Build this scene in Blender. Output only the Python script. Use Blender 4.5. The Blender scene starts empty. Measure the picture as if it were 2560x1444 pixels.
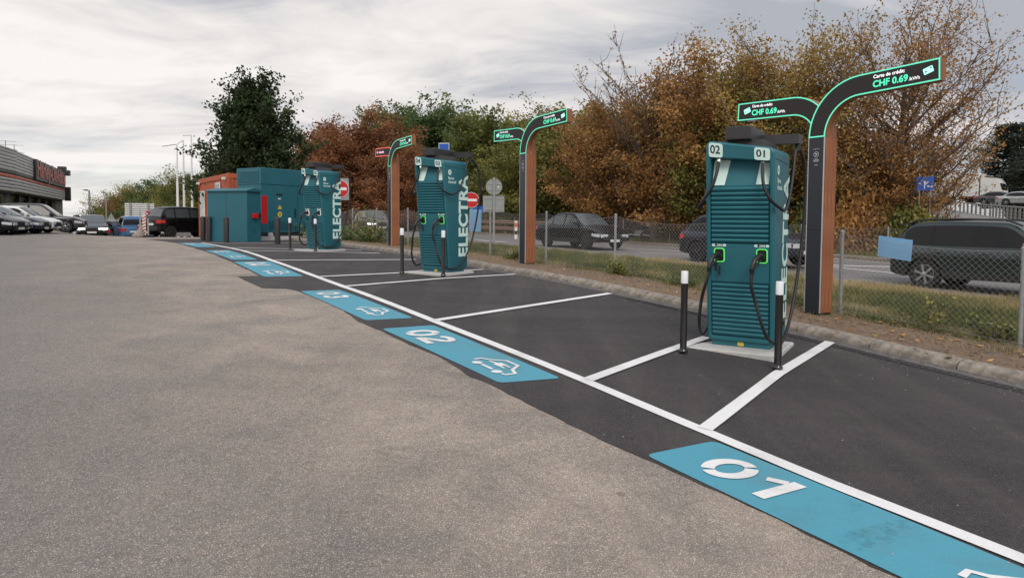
import bpy, bmesh, math, random
import numpy as np
from mathutils import Vector, Matrix, Euler
random.seed(7)
RNG = np.random.default_rng(7)
scene = bpy.context.scene
COL = scene.collection
PI = math.pi
R = math.radians

# ------------------------------------------------------------------ camera, sky, sun, exposure
FPX, CX, CY = 1750.0, 1280.0, 640.0          # focal length and principal point, photograph pixels
PITCH, ROLL, CAMZ = R(2.8), R(0.45), 1.85
cam_d = bpy.data.cameras.new('camera'); cam = bpy.data.objects.new('camera', cam_d); COL.objects.link(cam)
_F = Vector((0, math.cos(PITCH), -math.sin(PITCH)))
_U = Vector((0, math.sin(PITCH), math.cos(PITCH)))
_Rt = Vector((1, 0, 0))
CR = _Rt * math.cos(ROLL) + _U * math.sin(ROLL)
CU = _U * math.cos(ROLL) - _Rt * math.sin(ROLL)
cam.matrix_world = Matrix(((CR.x, CU.x, -_F.x, 0), (CR.y, CU.y, -_F.y, 0), (CR.z, CU.z, -_F.z, CAMZ), (0, 0, 0, 1)))
cam_d.sensor_width = 36.0
cam_d.lens = FPX * 36.0 / 2560.0
cam_d.shift_y = -(722.0 - CY) / 2560.0
cam_d.clip_start = 0.1
cam_d.clip_end = 2000
scene.camera = cam

world = bpy.data.worlds.new('World'); scene.world = world; world.use_nodes = True
SUN_EL, SUN_AZ = 42.0, 172.0
def build_world():
    nt = world.node_tree; nt.nodes.clear(); N = nt.nodes; Lk = nt.links
    out = N.new('ShaderNodeOutputWorld')
    sky = N.new('ShaderNodeTexSky'); sky.sky_type = 'NISHITA'; sky.sun_disc = False
    sky.sun_elevation = R(SUN_EL); sky.sun_rotation = R(SUN_AZ)
    b1 = N.new('ShaderNodeBackground'); b1.inputs[1].default_value = 0.09
    Lk.new(sky.outputs[0], b1.inputs[0])
    b2 = N.new('ShaderNodeBackground'); b2.inputs[1].default_value = 1.0
    tc = N.new('ShaderNodeTexCoord')
    sep = N.new('ShaderNodeSeparateXYZ'); Lk.new(tc.outputs['Generated'], sep.inputs[0])
    def math_(op, a, b=None, clamp=False):
        m = N.new('ShaderNodeMath'); m.operation = op; m.use_clamp = clamp
        for i, v in enumerate((a, b)):
            if v is None: continue
            if isinstance(v, (int, float)): m.inputs[i].default_value = v
            else: Lk.new(v, m.inputs[i])
        return m.outputs[0]
    zz = math_('ADD', math_('MAXIMUM', sep.outputs[2], 0.0), 0.16)
    px = math_('DIVIDE', sep.outputs[0], zz); py = math_('DIVIDE', sep.outputs[1], zz)
    comb = N.new('ShaderNodeCombineXYZ'); Lk.new(px, comb.inputs[0]); Lk.new(py, comb.inputs[1])
    def noise(scale, detail, rough, dist, off):
        mp = N.new('ShaderNodeMapping'); mp.inputs['Location'].default_value = off
        mp.inputs['Rotation'].default_value = (0, 0, R(-24)); mp.inputs['Scale'].default_value = (0.62, 1.0, 1)
        Lk.new(comb.outputs[0], mp.inputs[0])
        n = N.new('ShaderNodeTexNoise'); n.inputs['Scale'].default_value = scale
        n.inputs['Detail'].default_value = detail; n.inputs['Roughness'].default_value = rough
        n.inputs['Distortion'].default_value = dist
        Lk.new(mp.outputs[0], n.inputs['Vector']); return n.outputs['Fac']
    n1 = noise(0.9, 8, 0.55, 0.55, (3.1, 1.3, 0.4))
    n2 = noise(3.2, 7, 0.58, 0.8, (7.7, 4.1, 2.0))
    n3 = noise(0.42, 3, 0.5, 0.2, (1.9, 8.4, 5.2))
    # brightness of the cloud deck: brighter low in the sky, greyer overhead, broken by the noises
    el = math_('MULTIPLY', math_('MINIMUM', sep.outputs[2], 0.36), 0.95)
    az = math_('MULTIPLY', sep.outputs[0], 0.22)
    v = math_('ADD', math_('MULTIPLY', n1, 1.85), math_('MULTIPLY', n2, 0.85))
    v = math_('ADD', v, math_('MULTIPLY', n3, 0.45))
    v = math_('SUBTRACT', v, 0.90)
    v = math_('SUBTRACT', v, el)
    v = math_('SUBTRACT', v, az)
    ramp = N.new('ShaderNodeValToRGB'); cr = ramp.color_ramp
    cr.elements[0].position = 0.24; cr.elements[0].color = (0.33, 0.35, 0.39, 1)
    cr.elements[1].position = 0.82; cr.elements[1].color = (0.72, 0.69, 0.675, 1)
    e = cr.elements.new(0.42); e.color = (0.47, 0.47, 0.49, 1)
    e = cr.elements.new(0.60); e.color = (0.615, 0.59, 0.58, 1)
    Lk.new(v, ramp.inputs[0]); Lk.new(ramp.outputs[0], b2.inputs[0])
    # an overcast deck is brightest towards the zenith
    zr = N.new('ShaderNodeMapRange'); zr.interpolation_type = 'SMOOTHSTEP'
    zr.inputs[1].default_value = .34; zr.inputs[2].default_value = 1.0; zr.inputs[3].default_value = 1.0; zr.inputs[4].default_value = 2.25
    Lk.new(sep.outputs[2], zr.inputs[0]); Lk.new(zr.outputs[0], b2.inputs[1])
    # thin places where the blue shows through
    m = math_('ADD', math_('MULTIPLY', n3, 1.0), math_('MULTIPLY', n1, 0.45))
    mr = N.new('ShaderNodeMapRange'); mr.inputs[1].default_value = 0.50; mr.inputs[2].default_value = 0.68
    mr.inputs[3].default_value = 0.55; mr.inputs[4].default_value = 1.0
    Lk.new(m, mr.inputs[0])
    mix = N.new('ShaderNodeMixShader'); Lk.new(mr.outputs[0], mix.inputs[0])
    Lk.new(b1.outputs[0], mix.inputs[1]); Lk.new(b2.outputs[0], mix.inputs[2])
    Lk.new(mix.outputs[0], out.inputs[0])
build_world()
sun_d = bpy.data.lights.new('sun', 'SUN'); sun_d.energy = 1.3; sun_d.angle = R(25); sun_d.color = (1.0, 0.93, 0.86)
sun = bpy.data.objects.new('sun', sun_d); COL.objects.link(sun)
_sd = Vector((math.sin(R(SUN_AZ)) * math.cos(R(SUN_EL)), math.cos(R(SUN_AZ)) * math.cos(R(SUN_EL)), math.sin(R(SUN_EL))))
sun.rotation_euler = _sd.to_track_quat('Z', 'Y').to_euler()
vs = scene.view_settings
vs.view_transform = 'Standard'; vs.look = 'None'; vs.gamma = 1.0; vs.use_curve_mapping = False; vs.exposure = 0.42
scene.cycles.use_denoising = True
scene.cycles.max_bounces = 6
scene.cycles.diffuse_bounces = 3
scene.cycles.transparent_max_bounces = 8

# ------------------------------------------------------------------ place coordinates
AZ = math.atan(0.66)
A_DIR = np.array((-math.sin(AZ), math.cos(AZ)))       # along the bays, away from the camera
B_DIR = np.array((math.cos(AZ), math.sin(AZ)))        # from the lot towards the road
def xy(s, t): return (A_DIR[0] * s + B_DIR[0] * t, A_DIR[1] * s + B_DIR[1] * t)
def st(x, y): return (A_DIR[0] * x + A_DIR[1] * y, B_DIR[0] * x + B_DIR[1] * y)
_S1 = np.array([-60, -12, -3, 0, 1.6, 3.7, 5.3, 8, 11.2, 13, 16, 18.7, 21, 25, 30, 36, 44, 52, 62, 80, 120, 400, 1600.])
_Z1 = np.array([-4.9, -2.75, -2.09, -1.86, -1.74, -1.60, -1.48, -1.315, -1.15, -1.10, -.99, -.925, -.90, -.86, -.835, -.86, -1.05, -1.45, -2.0, -3.3, -6.0, -14, -18.])
_S2 = np.array([-60, -12, 0, 8, 14, 25, 40, 60, 90, 400, 1600.])
_Z2 = np.array([-3.4, -2.35, -1.87, -1.60, -1.38, -1.18, -.98, -.86, -.9, -3, -8.])
def _sm(S, Z):
    # Catmull-Rom resampling so that slopes are continuous
    xs = np.linspace(S[0], 140, 1200)
    m = np.gradient(Z, S)
    i = np.clip(np.searchsorted(S, xs) - 1, 0, len(S) - 2)
    h = S[i + 1] - S[i]; u = (xs - S[i]) / h
    z = (2*u**3 - 3*u**2 + 1)*Z[i] + (u**3 - 2*u**2 + u)*h*m[i] + (-2*u**3 + 3*u**2)*Z[i+1] + (u**3 - u**2)*h*m[i+1]
    return np.append(xs, S[S > 140]), np.append(z, Z[S > 140])
_X1, _H1 = _sm(_S1, _Z1); _X2, _H2 = _sm(_S2, _Z2)
def sstep(a, b, x):
    u = np.clip((x - a) / (b - a), 0, 1); return u * u * (3 - 2 * u)
def ground(x, y):
    x = np.asarray(x, float); y = np.asarray(y, float)
    s = A_DIR[0] * x + A_DIR[1] * y; t = B_DIR[0] * x + B_DIR[1] * y
    h1 = np.interp(s, _X1, _H1)
    k = np.where(s > 31, 0.02 + 0.98 * sstep(-1, 6, t), 1.0)
    h1 = np.where(s > 31, -.82 + (h1 + .82) * k, h1)
    h2 = np.interp(s, _X2, _H2)
    w = sstep(11.5, 16.5, t)
    return CAMZ + h1 * (1 - w) + h2 * w
def gz(x, y): return float(ground(x, y))
def gst(s, t, dz=0.0):
    x, y = xy(s, t); return (x, y, gz(x, y) + dz)
def ray(px, py):
    return _F + CR * ((px - CX) / FPX) + CU * (-(py - CY) / FPX)
def at(px, py, depth):
    d = ray(px, py); k = depth / d.y
    return Vector((d.x * k, depth, CAMZ + d.z * k))
def gp(px, py):
    """ground point seen at this place in the photograph"""
    d = ray(px, py); y0, y1 = 1.5, 90.0
    lo = y0
    for y in np.linspace(y0, y1, 700):
        k = y / d.y
        if CAMZ + d.z * k < gz(d.x * k, y): break
        lo = y
    hi = lo + (y1 - y0) / 690
    for _ in range(24):
        m = (lo + hi) / 2; k = m / d.y
        if CAMZ + d.z * k < gz(d.x * k, m): hi = m
        else: lo = m
    k = lo / d.y
    return np.array((d.x * k, lo))

# ------------------------------------------------------------------ materials
MATS = {}
def mat(name, col, rough=0.6, metal=0.0, noise=0.0, nscale=8.0, bump=0.0, bscale=60.0, coat=0.0, emit=None, estr=0.0, spec=0.5, dirt=None, dscale=1.5, alpha=None):
    if name in MATS: return MATS[name]
    m = bpy.data.materials.new(name); m.use_nodes = True; nt = m.node_tree; N = nt.nodes; Lk = nt.links
    b = N['Principled BSDF']
    b.inputs['Base Color'].default_value = (*col, 1); b.inputs['Roughness'].default_value = rough
    b.inputs['Metallic'].default_value = metal; b.inputs['Specular IOR Level'].default_value = spec
    if coat: b.inputs['Coat Weight'].default_value = coat; b.inputs['Coat Roughness'].default_value = 0.04
    if emit: b.inputs['Emission Color'].default_value = (*emit, 1); b.inputs['Emission Strength'].default_value = estr
    tc = N.new('ShaderNodeTexCoord')
    src = None
    if noise:
        n = N.new('ShaderNodeTexNoise'); n.inputs['Scale'].default_value = nscale; n.inputs['Detail'].default_value = 5
        Lk.new(tc.outputs['Object'], n.inputs['Vector'])
        r = N.new('ShaderNodeValToRGB'); r.color_ramp.elements[0].position = .3; r.color_ramp.elements[1].position = .7
        r.color_ramp.elements[0].color = (*[max(c * (1 - noise), 0) for c in col], 1)
        r.color_ramp.elements[1].color = (*[min(c * (1 + noise), 1) for c in col], 1)
        Lk.new(n.outputs['Fac'], r.inputs[0]); src = r.outputs[0]
        Lk.new(src, b.inputs['Base Color'])
        rr = N.new('ShaderNodeMapRange'); rr.inputs[3].default_value = max(rough - .1, 0.02); rr.inputs[4].default_value = min(rough + .1, 1)
        Lk.new(n.outputs['Fac'], rr.inputs[0]); Lk.new(rr.outputs[0], b.inputs['Roughness'])
    if dirt:
        n = N.new('ShaderNodeTexNoise'); n.inputs['Scale'].default_value = dscale; n.inputs['Detail'].default_value = 8; n.inputs['Roughness'].default_value = .7
        Lk.new(tc.outputs['Object'], n.inputs['Vector'])
        mr = N.new('ShaderNodeMapRange'); mr.inputs[1].default_value = .52; mr.inputs[2].default_value = .75
        mr.inputs[4].default_value = dirt[1]; Lk.new(n.outputs['Fac'], mr.inputs[0])
        mx = N.new('ShaderNodeMixRGB'); mx.inputs[2].default_value = (*dirt[0], 1); Lk.new(mr.outputs[0], mx.inputs[0])
        if src: Lk.new(src, mx.inputs[1])
        else: mx.inputs[1].default_value = (*col, 1)
        Lk.new(mx.outputs[0], b.inputs['Base Color'])
    if bump:
        n = N.new('ShaderNodeTexNoise'); n.inputs['Scale'].default_value = bscale; n.inputs['Detail'].default_value = 4
        Lk.new(tc.outputs['Object'], n.inputs['Vector'])
        bp = N.new('ShaderNodeBump'); bp.inputs['Strength'].default_value = bump; bp.inputs['Distance'].default_value = .01
        Lk.new(n.outputs['Fac'], bp.inputs['Height']); Lk.new(bp.outputs[0], b.inputs['Normal'])
    MATS[name] = m; return m

def nodes_mat(name):
    m = bpy.data.materials.new(name); m.use_nodes = True; MATS[name] = m
    return m, m.node_tree, m.node_tree.nodes, m.node_tree.links, m.node_tree.nodes['Principled BSDF']
def tex(N, L, kind, vec, **kw):
    n = N.new({'noise': 'ShaderNodeTexNoise', 'vor': 'ShaderNodeTexVoronoi', 'wave': 'ShaderNodeTexWave'}[kind])
    for k, v in kw.items():
        if k == 'feature': n.feature = v
        else: n.inputs[k].default_value = v
    L.new(vec, n.inputs['Vector']); return n
def ramp(N, L, src, stops):
    r = N.new('ShaderNodeValToRGB'); e = r.color_ramp.elements
    for i, (p, c) in enumerate(stops):
        q = e[i] if i < 2 else e.new(p)
        q.position = p; q.color = (*c, 1)
    L.new(src, r.inputs[0]); return r.outputs[0]
def mixc(N, L, mode, fac, a, b):
    m = N.new('ShaderNodeMixRGB'); m.blend_type = mode
    for i, v in enumerate((fac, a, b)):
        if isinstance(v, (int, float)): m.inputs[i].default_value = v
        elif isinstance(v, tuple): m.inputs[i].default_value = (*v, 1)
        else: L.new(v, m.inputs[i])
    return m.outputs[0]

def asphalt_mat(name, dark, mid, light, dust, dust_amt, speck, rough, bumpst, fine=170.0, smudge=(.74, 1.22)):
    m, nt, N, L, b = nodes_mat(name)
    tc = N.new('ShaderNodeTexCoord'); o = tc.outputs['Object']
    fine_n = tex(N, L, 'noise', o, Scale=fine, Detail=3.0, Roughness=.7)
    mid_n = tex(N, L, 'noise', o, Scale=22.0, Detail=5.0, Roughness=.6)
    big_n = tex(N, L, 'noise', o, Scale=.33, Detail=6.0, Roughness=.6)
    # streaks drawn out along the driving direction
    mp = N.new('ShaderNodeMapping'); mp.inputs['Rotation'].default_value = (0, 0, -AZ); mp.inputs['Scale'].default_value = (2.2, .35, 1)
    L.new(o, mp.inputs[0])
    st_n = tex(N, L, 'noise', mp.outputs[0], Scale=.9, Detail=7.0, Roughness=.62, Distortion=.4)
    vor = tex(N, L, 'vor', o, Scale=fine * 1.15, Randomness=1.0)
    base = ramp(N, L, fine_n.outputs['Fac'], [(.34, dark), (.66, light), (.5, mid)])
    v2 = ramp(N, L, mid_n.outputs['Fac'], [(.3, (.80,) * 3), (.72, (1.16,) * 3)])
    c = mixc(N, L, 'MULTIPLY', 1.0, base, v2)
    v3 = ramp(N, L, big_n.outputs['Fac'], [(.34, (.91,) * 3), (.66, (1.08,) * 3)])
    c = mixc(N, L, 'MULTIPLY', 1.0, c, v3)
    # bright aggregate specks
    sp = N.new('ShaderNodeMapRange'); sp.inputs[1].default_value = speck[0]; sp.inputs[2].default_value = speck[1]
    sep = N.new('ShaderNodeSeparateColor'); L.new(vor.outputs['Color'], sep.inputs[0])
    L.new(sep.outputs[0], sp.inputs[0])
    c = mixc(N, L, 'MIX', sp.outputs[0], c, tuple(min(x * 1.6, 1) for x in light))
    dr = N.new('ShaderNodeMapRange'); dr.inputs[1].default_value = .45; dr.inputs[2].default_value = .72; dr.inputs[4].default_value = dust_amt
    L.new(st_n.outputs['Fac'], dr.inputs[0])
    c = mixc(N, L, 'MIX', dr.outputs[0], c, dust)
    # soft darker tyre smudges and lighter wiped areas
    mp2 = N.new('ShaderNodeMapping'); mp2.inputs['Rotation'].default_value = (0, 0, -AZ+.5); mp2.inputs['Scale'].default_value = (.35, 1.5, 1)
    L.new(o, mp2.inputs[0]); sm = tex(N, L, 'noise', mp2.outputs[0], Scale=.55, Detail=8.0, Roughness=.7, Distortion=1.0)
    c = mixc(N, L, 'MULTIPLY', 1.0, c, ramp(N, L, sm.outputs['Fac'], [(.36, (smudge[0],) * 3), (.68, (smudge[1],) * 3)]))
    L.new(c, b.inputs['Base Color']); b.inputs['Roughness'].default_value = rough
    b.inputs['Specular IOR Level'].default_value = .35
    bp = N.new('ShaderNodeBump'); bp.inputs['Strength'].default_value = bumpst; bp.inputs['Distance'].default_value = .006
    L.new(fine_n.outputs['Fac'], bp.inputs['Height']); L.new(bp.outputs[0], b.inputs['Normal'])
    return m, N, L, c, b
def m_old():
    m, N, L, c, b = asphalt_mat('old_asphalt', (.073, .064, .058), (.145, .130, .117), (.275, .250, .229), (.215, .188, .162), .28, (.86, .99), .9, .6, 190., (.96, 1.04))
    # pale construction dust along the edge of the new asphalt, small oil stains
    tc = N.new('ShaderNodeTexCoord')
    mp = N.new('ShaderNodeMapping'); mp.inputs['Rotation'].default_value = (0, 0, -AZ)
    L.new(tc.outputs['Object'], mp.inputs[0]); sx = N.new('ShaderNodeSeparateXYZ'); L.new(mp.outputs[0], sx.inputs[0])
    w = N.new('ShaderNodeMapRange'); w.interpolation_type = 'SMOOTHSTEP'
    w.inputs[1].default_value = -1.5; w.inputs[2].default_value = 3.2; w.inputs[3].default_value = 0; w.inputs[4].default_value = 1
    L.new(sx.outputs[0], w.inputs[0])
    n = tex(N, L, 'noise', tc.outputs['Object'], Scale=1.3, Detail=6.0, Roughness=.65, Distortion=.6)
    nr = N.new('ShaderNodeMapRange'); nr.inputs[1].default_value = .35; nr.inputs[2].default_value = .7; nr.inputs[3].default_value = .2; nr.inputs[4].default_value = 1.0
    L.new(n.outputs['Fac'], nr.inputs[0])
    mu = N.new('ShaderNodeMath'); mu.operation = 'MULTIPLY'; L.new(w.outputs[0], mu.inputs[0]); L.new(nr.outputs[0], mu.inputs[1])
    c2 = mixc(N, L, 'MIX', mu.outputs[0], c, mixc(N, L, 'MULTIPLY', 1.0, c, (1.92, 1.76, 1.57)))
    v = tex(N, L, 'vor', tc.outputs['Object'], Scale=.55, Randomness=1.0)
    vr = N.new('ShaderNodeMapRange'); vr.inputs[1].default_value = .022; vr.inputs[2].default_value = .012; vr.inputs[4].default_value = .4
    L.new(v.outputs['Distance'], vr.inputs[0])
    c3 = mixc(N, L, 'MIX', vr.outputs[0], c2, (.04, .033, .03))
    L.new(c3, b.inputs['Base Color']); return m
M_OLD = m_old()
M_NEW = asphalt_mat('new_asphalt', (.014, .012, .012), (.036, .031, .031), (.095, .084, .080), (.10, .089, .082), .40, (.93, .99), .82, .7, 190.)[0]
M_ROAD = asphalt_mat('road_asphalt', (.13, .12, .115), (.18, .168, .16), (.25, .235, .225), (.2, .185, .175), .3, (.97, .99), .9, .4)[0]

def ground_mat(name, a, b_, c_, fine):
    m, nt, N, L, b = nodes_mat(name)
    tc = N.new('ShaderNodeTexCoord'); o = tc.outputs['Object']
    n1 = tex(N, L, 'noise', o, Scale=fine, Detail=6.0, Roughness=.7)
    n2 = tex(N, L, 'noise', o, Scale=1.1, Detail=6.0, Roughness=.65)
    c1 = ramp(N, L, n1.outputs['Fac'], [(.3, a), (.7, b_)])
    c2 = mixc(N, L, 'MIX', ramp(N, L, n2.outputs['Fac'], [(.42, (0,) * 3), (.62, (1,) * 3)]), c1, c_)
    L.new(c2, b.inputs['Base Color']); b.inputs['Roughness'].default_value = .95
    bp = N.new('ShaderNodeBump'); bp.inputs['Strength'].default_value = .9; bp.inputs['Distance'].default_value = .03
    L.new(n1.outputs['Fac'], bp.inputs['Height']); L.new(bp.outputs[0], b.inputs['Normal'])
    return m
M_DIRT = ground_mat('bare_soil', (.10, .062, .040), (.24, .165, .11), (.19, .13, .08), 26.)
M_TURF = ground_mat('turf_soil', (.10, .085, .04), (.24, .19, .10), (.16, .14, .065), 14.)
M_CONC = mat('weathered_concrete', (.235, .205, .17), .9, noise=.38, nscale=11, bump=.8, bscale=45, dirt=((.10, .088, .07), .85), dscale=3.5)
M_PLINTH = mat('pale_concrete', (.46, .45, .43), .85, noise=.10, nscale=9, bump=.25, bscale=50, dirt=((.25, .23, .2), .4), dscale=3)

def paint_mat(name, col, wear_col, amt):
    m, nt, N, L, b = nodes_mat(name)
    tc = N.new('ShaderNodeTexCoord'); o = tc.outputs['Object']
    n1 = tex(N, L, 'noise', o, Scale=1.6, Detail=7.0, Roughness=.65, Distortion=.3)
    n2 = tex(N, L, 'noise', o, Scale=90.0, Detail=3.0, Roughness=.7)
    w = ramp(N, L, n1.outputs['Fac'], [(.5, (0,) * 3), (.78, (amt,) * 3)])
    c = mixc(N, L, 'MIX', w, col, wear_col)
    c = mixc(N, L, 'MULTIPLY', 1.0, c, ramp(N, L, n2.outputs['Fac'], [(.3, (.88,) * 3), (.6, (1.04,) * 3)]))
    n3 = tex(N, L, 'noise', o, Scale=38.0, Detail=6.0, Roughness=.8)
    ch = N.new('ShaderNodeMapRange'); ch.inputs[1].default_value = .64; ch.inputs[2].default_value = .70; ch.inputs[4].default_value = .55
    L.new(n3.outputs['Fac'], ch.inputs[0]); c = mixc(N, L, 'MIX', ch.outputs[0], c, (.06, .055, .055))
    L.new(c, b.inputs['Base Color']); b.inputs['Roughness'].default_value = .62
    bp = N.new('ShaderNodeBump'); bp.inputs['Strength'].default_value = .35; bp.inputs['Distance'].default_value = .004
    L.new(n2.outputs['Fac'], bp.inputs['Height']); L.new(bp.outputs[0], b.inputs['Normal'])
    return m
M_WHITE = paint_mat('white_road_paint', (.70, .69, .675), (.42, .39, .37), .7)
M_BLUE = paint_mat('blue_road_paint', (.062, .275, .36), (.09, .19, .225), .7)
M_ROADW = paint_mat('worn_road_paint', (.62, .61, .59), (.35, .33, .31), .6)

# ------------------------------------------------------------------ mesh helpers
class MB:
    def __init__(s): s.v = []; s.f = []
    def add(s, vs, fs):
        n = len(s.v); s.v += [tuple(map(float, p)) for p in vs]; s.f += [tuple(i + n for i in f) for f in fs]; return s
    def box(s, x0, x1, y0, y1, z0, z1):
        return s.add([(x0,y0,z0),(x1,y0,z0),(x1,y1,z0),(x0,y1,z0),(x0,y0,z1),(x1,y0,z1),(x1,y1,z1),(x0,y1,z1)],
                     [(0,3,2,1),(4,5,6,7),(0,1,5,4),(1,2,6,5),(2,3,7,6),(3,0,4,7)])
    def bbox(s, x0, x1, y0, y1, z0, z1, r=.01):
        """box with chamfered vertical and top edges"""
        o = [(x0+r,y0),(x1-r,y0),(x1,y0+r),(x1,y1-r),(x1-r,y1),(x0+r,y1),(x0,y1-r),(x0,y0+r)]
        cx, cy = (x0+x1)/2, (y0+y1)/2
        ins = [(x + (r if x < cx else -r), y + (r if y < cy else -r)) for x, y in o]
        n = len(o); vs = [(x,y,z0) for x,y in o] + [(x,y,z1-r) for x,y in o] + [(x,y,z1) for x,y in ins]
        fs = [tuple(range(n-1,-1,-1)), tuple(range(2*n,3*n))]
        for k in range(2):
            for i in range(n):
                j = (i+1) % n; fs.append((k*n+i, k*n+j, (k+1)*n+j, (k+1)*n+i))
        return s.add(vs, fs)
    def prism(s, poly, f0, f1):
        """poly: 2d points; f0, f1 map a 2d point to the two 3d ends"""
        n = len(poly); vs = [f0(*p) for p in poly] + [f1(*p) for p in poly]
        fs = [tuple(range(n-1,-1,-1)), tuple(range(n,2*n))] + [(i,(i+1)%n,n+(i+1)%n,n+i) for i in range(n)]
        return s.add(vs, fs)
    def tube(s, pts, r, n=8, cap=True, r1=None):
        pts = [Vector(p) for p in pts]; m = len(pts); vs = []; up = None
        for i, p in enumerate(pts):
            d = (pts[min(i+1,m-1)] - pts[max(i-1,0)]).normalized()
            if up is None: up = d.cross(Vector((0,0,1)) if abs(d.z) < .9 else Vector((1,0,0))).normalized()
            up = (up - d * up.dot(d)).normalized(); w = d.cross(up)
            rr = r if r1 is None else r + (r1 - r) * i / max(m-1,1)
            for k in range(n):
                a = 2*PI*k/n; vs.append(p + (up*math.cos(a) + w*math.sin(a))*rr)
        fs = [(i*n+k, i*n+(k+1)%n, (i+1)*n+(k+1)%n, (i+1)*n+k) for i in range(m-1) for k in range(n)]
        if cap: fs += [tuple(range(n-1,-1,-1)), tuple(range((m-1)*n, m*n))]
        return s.add(vs, fs)
    def lathe(s, prof, n=20, c=(0,0,0), axis='z', cap=True):
        vs = []
        for r, z in prof:
            for k in range(n):
                a = 2*PI*k/n; x, y = r*math.cos(a), r*math.sin(a)
                p = {'z': (x,y,z), 'y': (x,z,y), 'x': (z,x,y)}[axis]
                vs.append((p[0]+c[0], p[1]+c[1], p[2]+c[2]))
        m = len(prof)
        fs = [(i*n+k, i*n+(k+1)%n, (i+1)*n+(k+1)%n, (i+1)*n+k) for i in range(m-1) for k in range(n)]
        if cap: fs += [tuple(range(n-1,-1,-1)), tuple(range((m-1)*n, m*n))]
        return s.add(vs, fs)
    def poly(s, pts): return s.add(pts, [tuple(range(len(pts)))])
    def mesh(s, name, m, smooth=False, fix=True):
        me = bpy.data.meshes.new(name); me.from_pydata(s.v, [], s.f)
        if m is not None: me.materials.append(m)
        if fix:
            bm = bmesh.new(); bm.from_mesh(me); bmesh.ops.recalc_face_normals(bm, faces=bm.faces); bm.to_mesh(me); bm.free()
        if smooth: shade(me, smooth)
        return me
def shade(me, ang=True):
    me.polygons.foreach_set('use_smooth', [True] * len(me.polygons))
    a = R(35 if ang is True else ang)
    bm = bmesh.new(); bm.from_mesh(me)
    for e in bm.edges:
        if len(e.link_faces) == 2 and e.calc_face_angle(0) > a: e.smooth = False
    bm.to_mesh(me); bm.free()
def link(name, me, parent=None, loc=(0,0,0), rot=(0,0,0)):
    o = bpy.data.objects.new(name, me); COL.objects.link(o); o.location = loc; o.rotation_euler = rot
    if parent is not None: o.parent = parent
    return o
def part(name, mb, m, parent, smooth=False, label=None, kind=None, loc=(0,0,0), rot=(0,0,0), fix=True):
    me = mb.mesh(name, m, smooth, fix) if isinstance(mb, MB) else mb
    o = link(name, me, parent, loc, rot)
    if label: o['label'] = label
    if kind: o['kind'] = kind
    return o
def thing(name, label, cat, loc=(0,0,0), rz=0.0, group=None):
    o = bpy.data.objects.new(name, None); COL.objects.link(o); o.empty_display_size = .2
    o.location = loc; o.rotation_euler = (0,0,rz); o['label'] = label; o['category'] = cat
    if group: o['group'] = group
    return o
def tag(o, label, cat, group=None, kind=None):
    if label: o['label'] = label
    if cat: o['category'] = cat
    if group: o['group'] = group
    if kind: o['kind'] = kind
    return o
def dup(o, loc=None, rz=None, label=None, parent=None, top=True):
    c = o.copy(); COL.objects.link(c)
    if parent is not None: c.parent = parent
    if loc is not None: c.location = loc
    if rz is not None: c.rotation_euler = (0,0,rz)
    if label: c['label'] = label
    for ch in list(o.children): dup(ch, parent=c)
    return c
def structure(name, me_or_mb, m=None, smooth=False, fix=True):
    me = me_or_mb.mesh(name, m, smooth, fix) if isinstance(me_or_mb, MB) else me_or_mb
    o = link(name, me); o['kind'] = 'structure'; return o
def np_mesh(name, V, F, m, tint=None, smooth=False):
    """V (n,3), F (k,3|4) numpy arrays"""
    me = bpy.data.meshes.new(name); k = F.shape[1]
    me.vertices.add(len(V)); me.vertices.foreach_set('co', np.ascontiguousarray(V, dtype=np.float32).ravel())
    me.loops.add(F.size); me.loops.foreach_set('vertex_index', np.ascontiguousarray(F, dtype=np.int32).ravel())
    me.polygons.add(len(F)); me.polygons.foreach_set('loop_start', np.arange(0, F.size, k, dtype=np.int32))
    me.update(calc_edges=True); me.materials.append(m)
    if tint is not None:
        a = me.attributes.new('tint', 'FLOAT', 'FACE'); a.data.foreach_set('value', tint.astype(np.float32))
    if smooth: me.polygons.foreach_set('use_smooth', [True] * len(me.polygons))
    return me
_TXT = {}
def text_mesh(txt, size, offset=0.0, align='CENTER', spacing=1.0):
    key = (txt, size, offset, align, spacing)
    if key in _TXT: return _TXT[key]
    c = bpy.data.curves.new('t', 'FONT'); c.body = txt; c.size = size; c.offset = offset; c.align_x = align; c.align_y = 'CENTER'
    c.space_character = spacing; c.resolution_u = 4
    o = bpy.data.objects.new('t', c); COL.objects.link(o)
    dg = bpy.context.evaluated_depsgraph_get(); me = o.evaluated_get(dg).to_mesh()
    V = np.array([v.co[:] for v in me.vertices]); F = [tuple(p.vertices) for p in me.polygons]
    o.evaluated_get(dg).to_mesh_clear(); bpy.data.objects.remove(o); bpy.data.curves.remove(c)
    _TXT[key] = (V, F); return V, F
def text_part(name, txt, size, m, parent, f, offset=0.0, align='CENTER', sx=1.0, spacing=1.0, shear=0.0):
    """flat lettering placed by f(u, v) -> local 3d point"""
    V, F = text_mesh(txt, size, offset, align, spacing)
    mb = MB(); mb.add([f(p[0]*sx + p[1]*shear, p[1]) for p in V], F)
    return part(name, mb, m, parent, fix=False)
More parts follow.
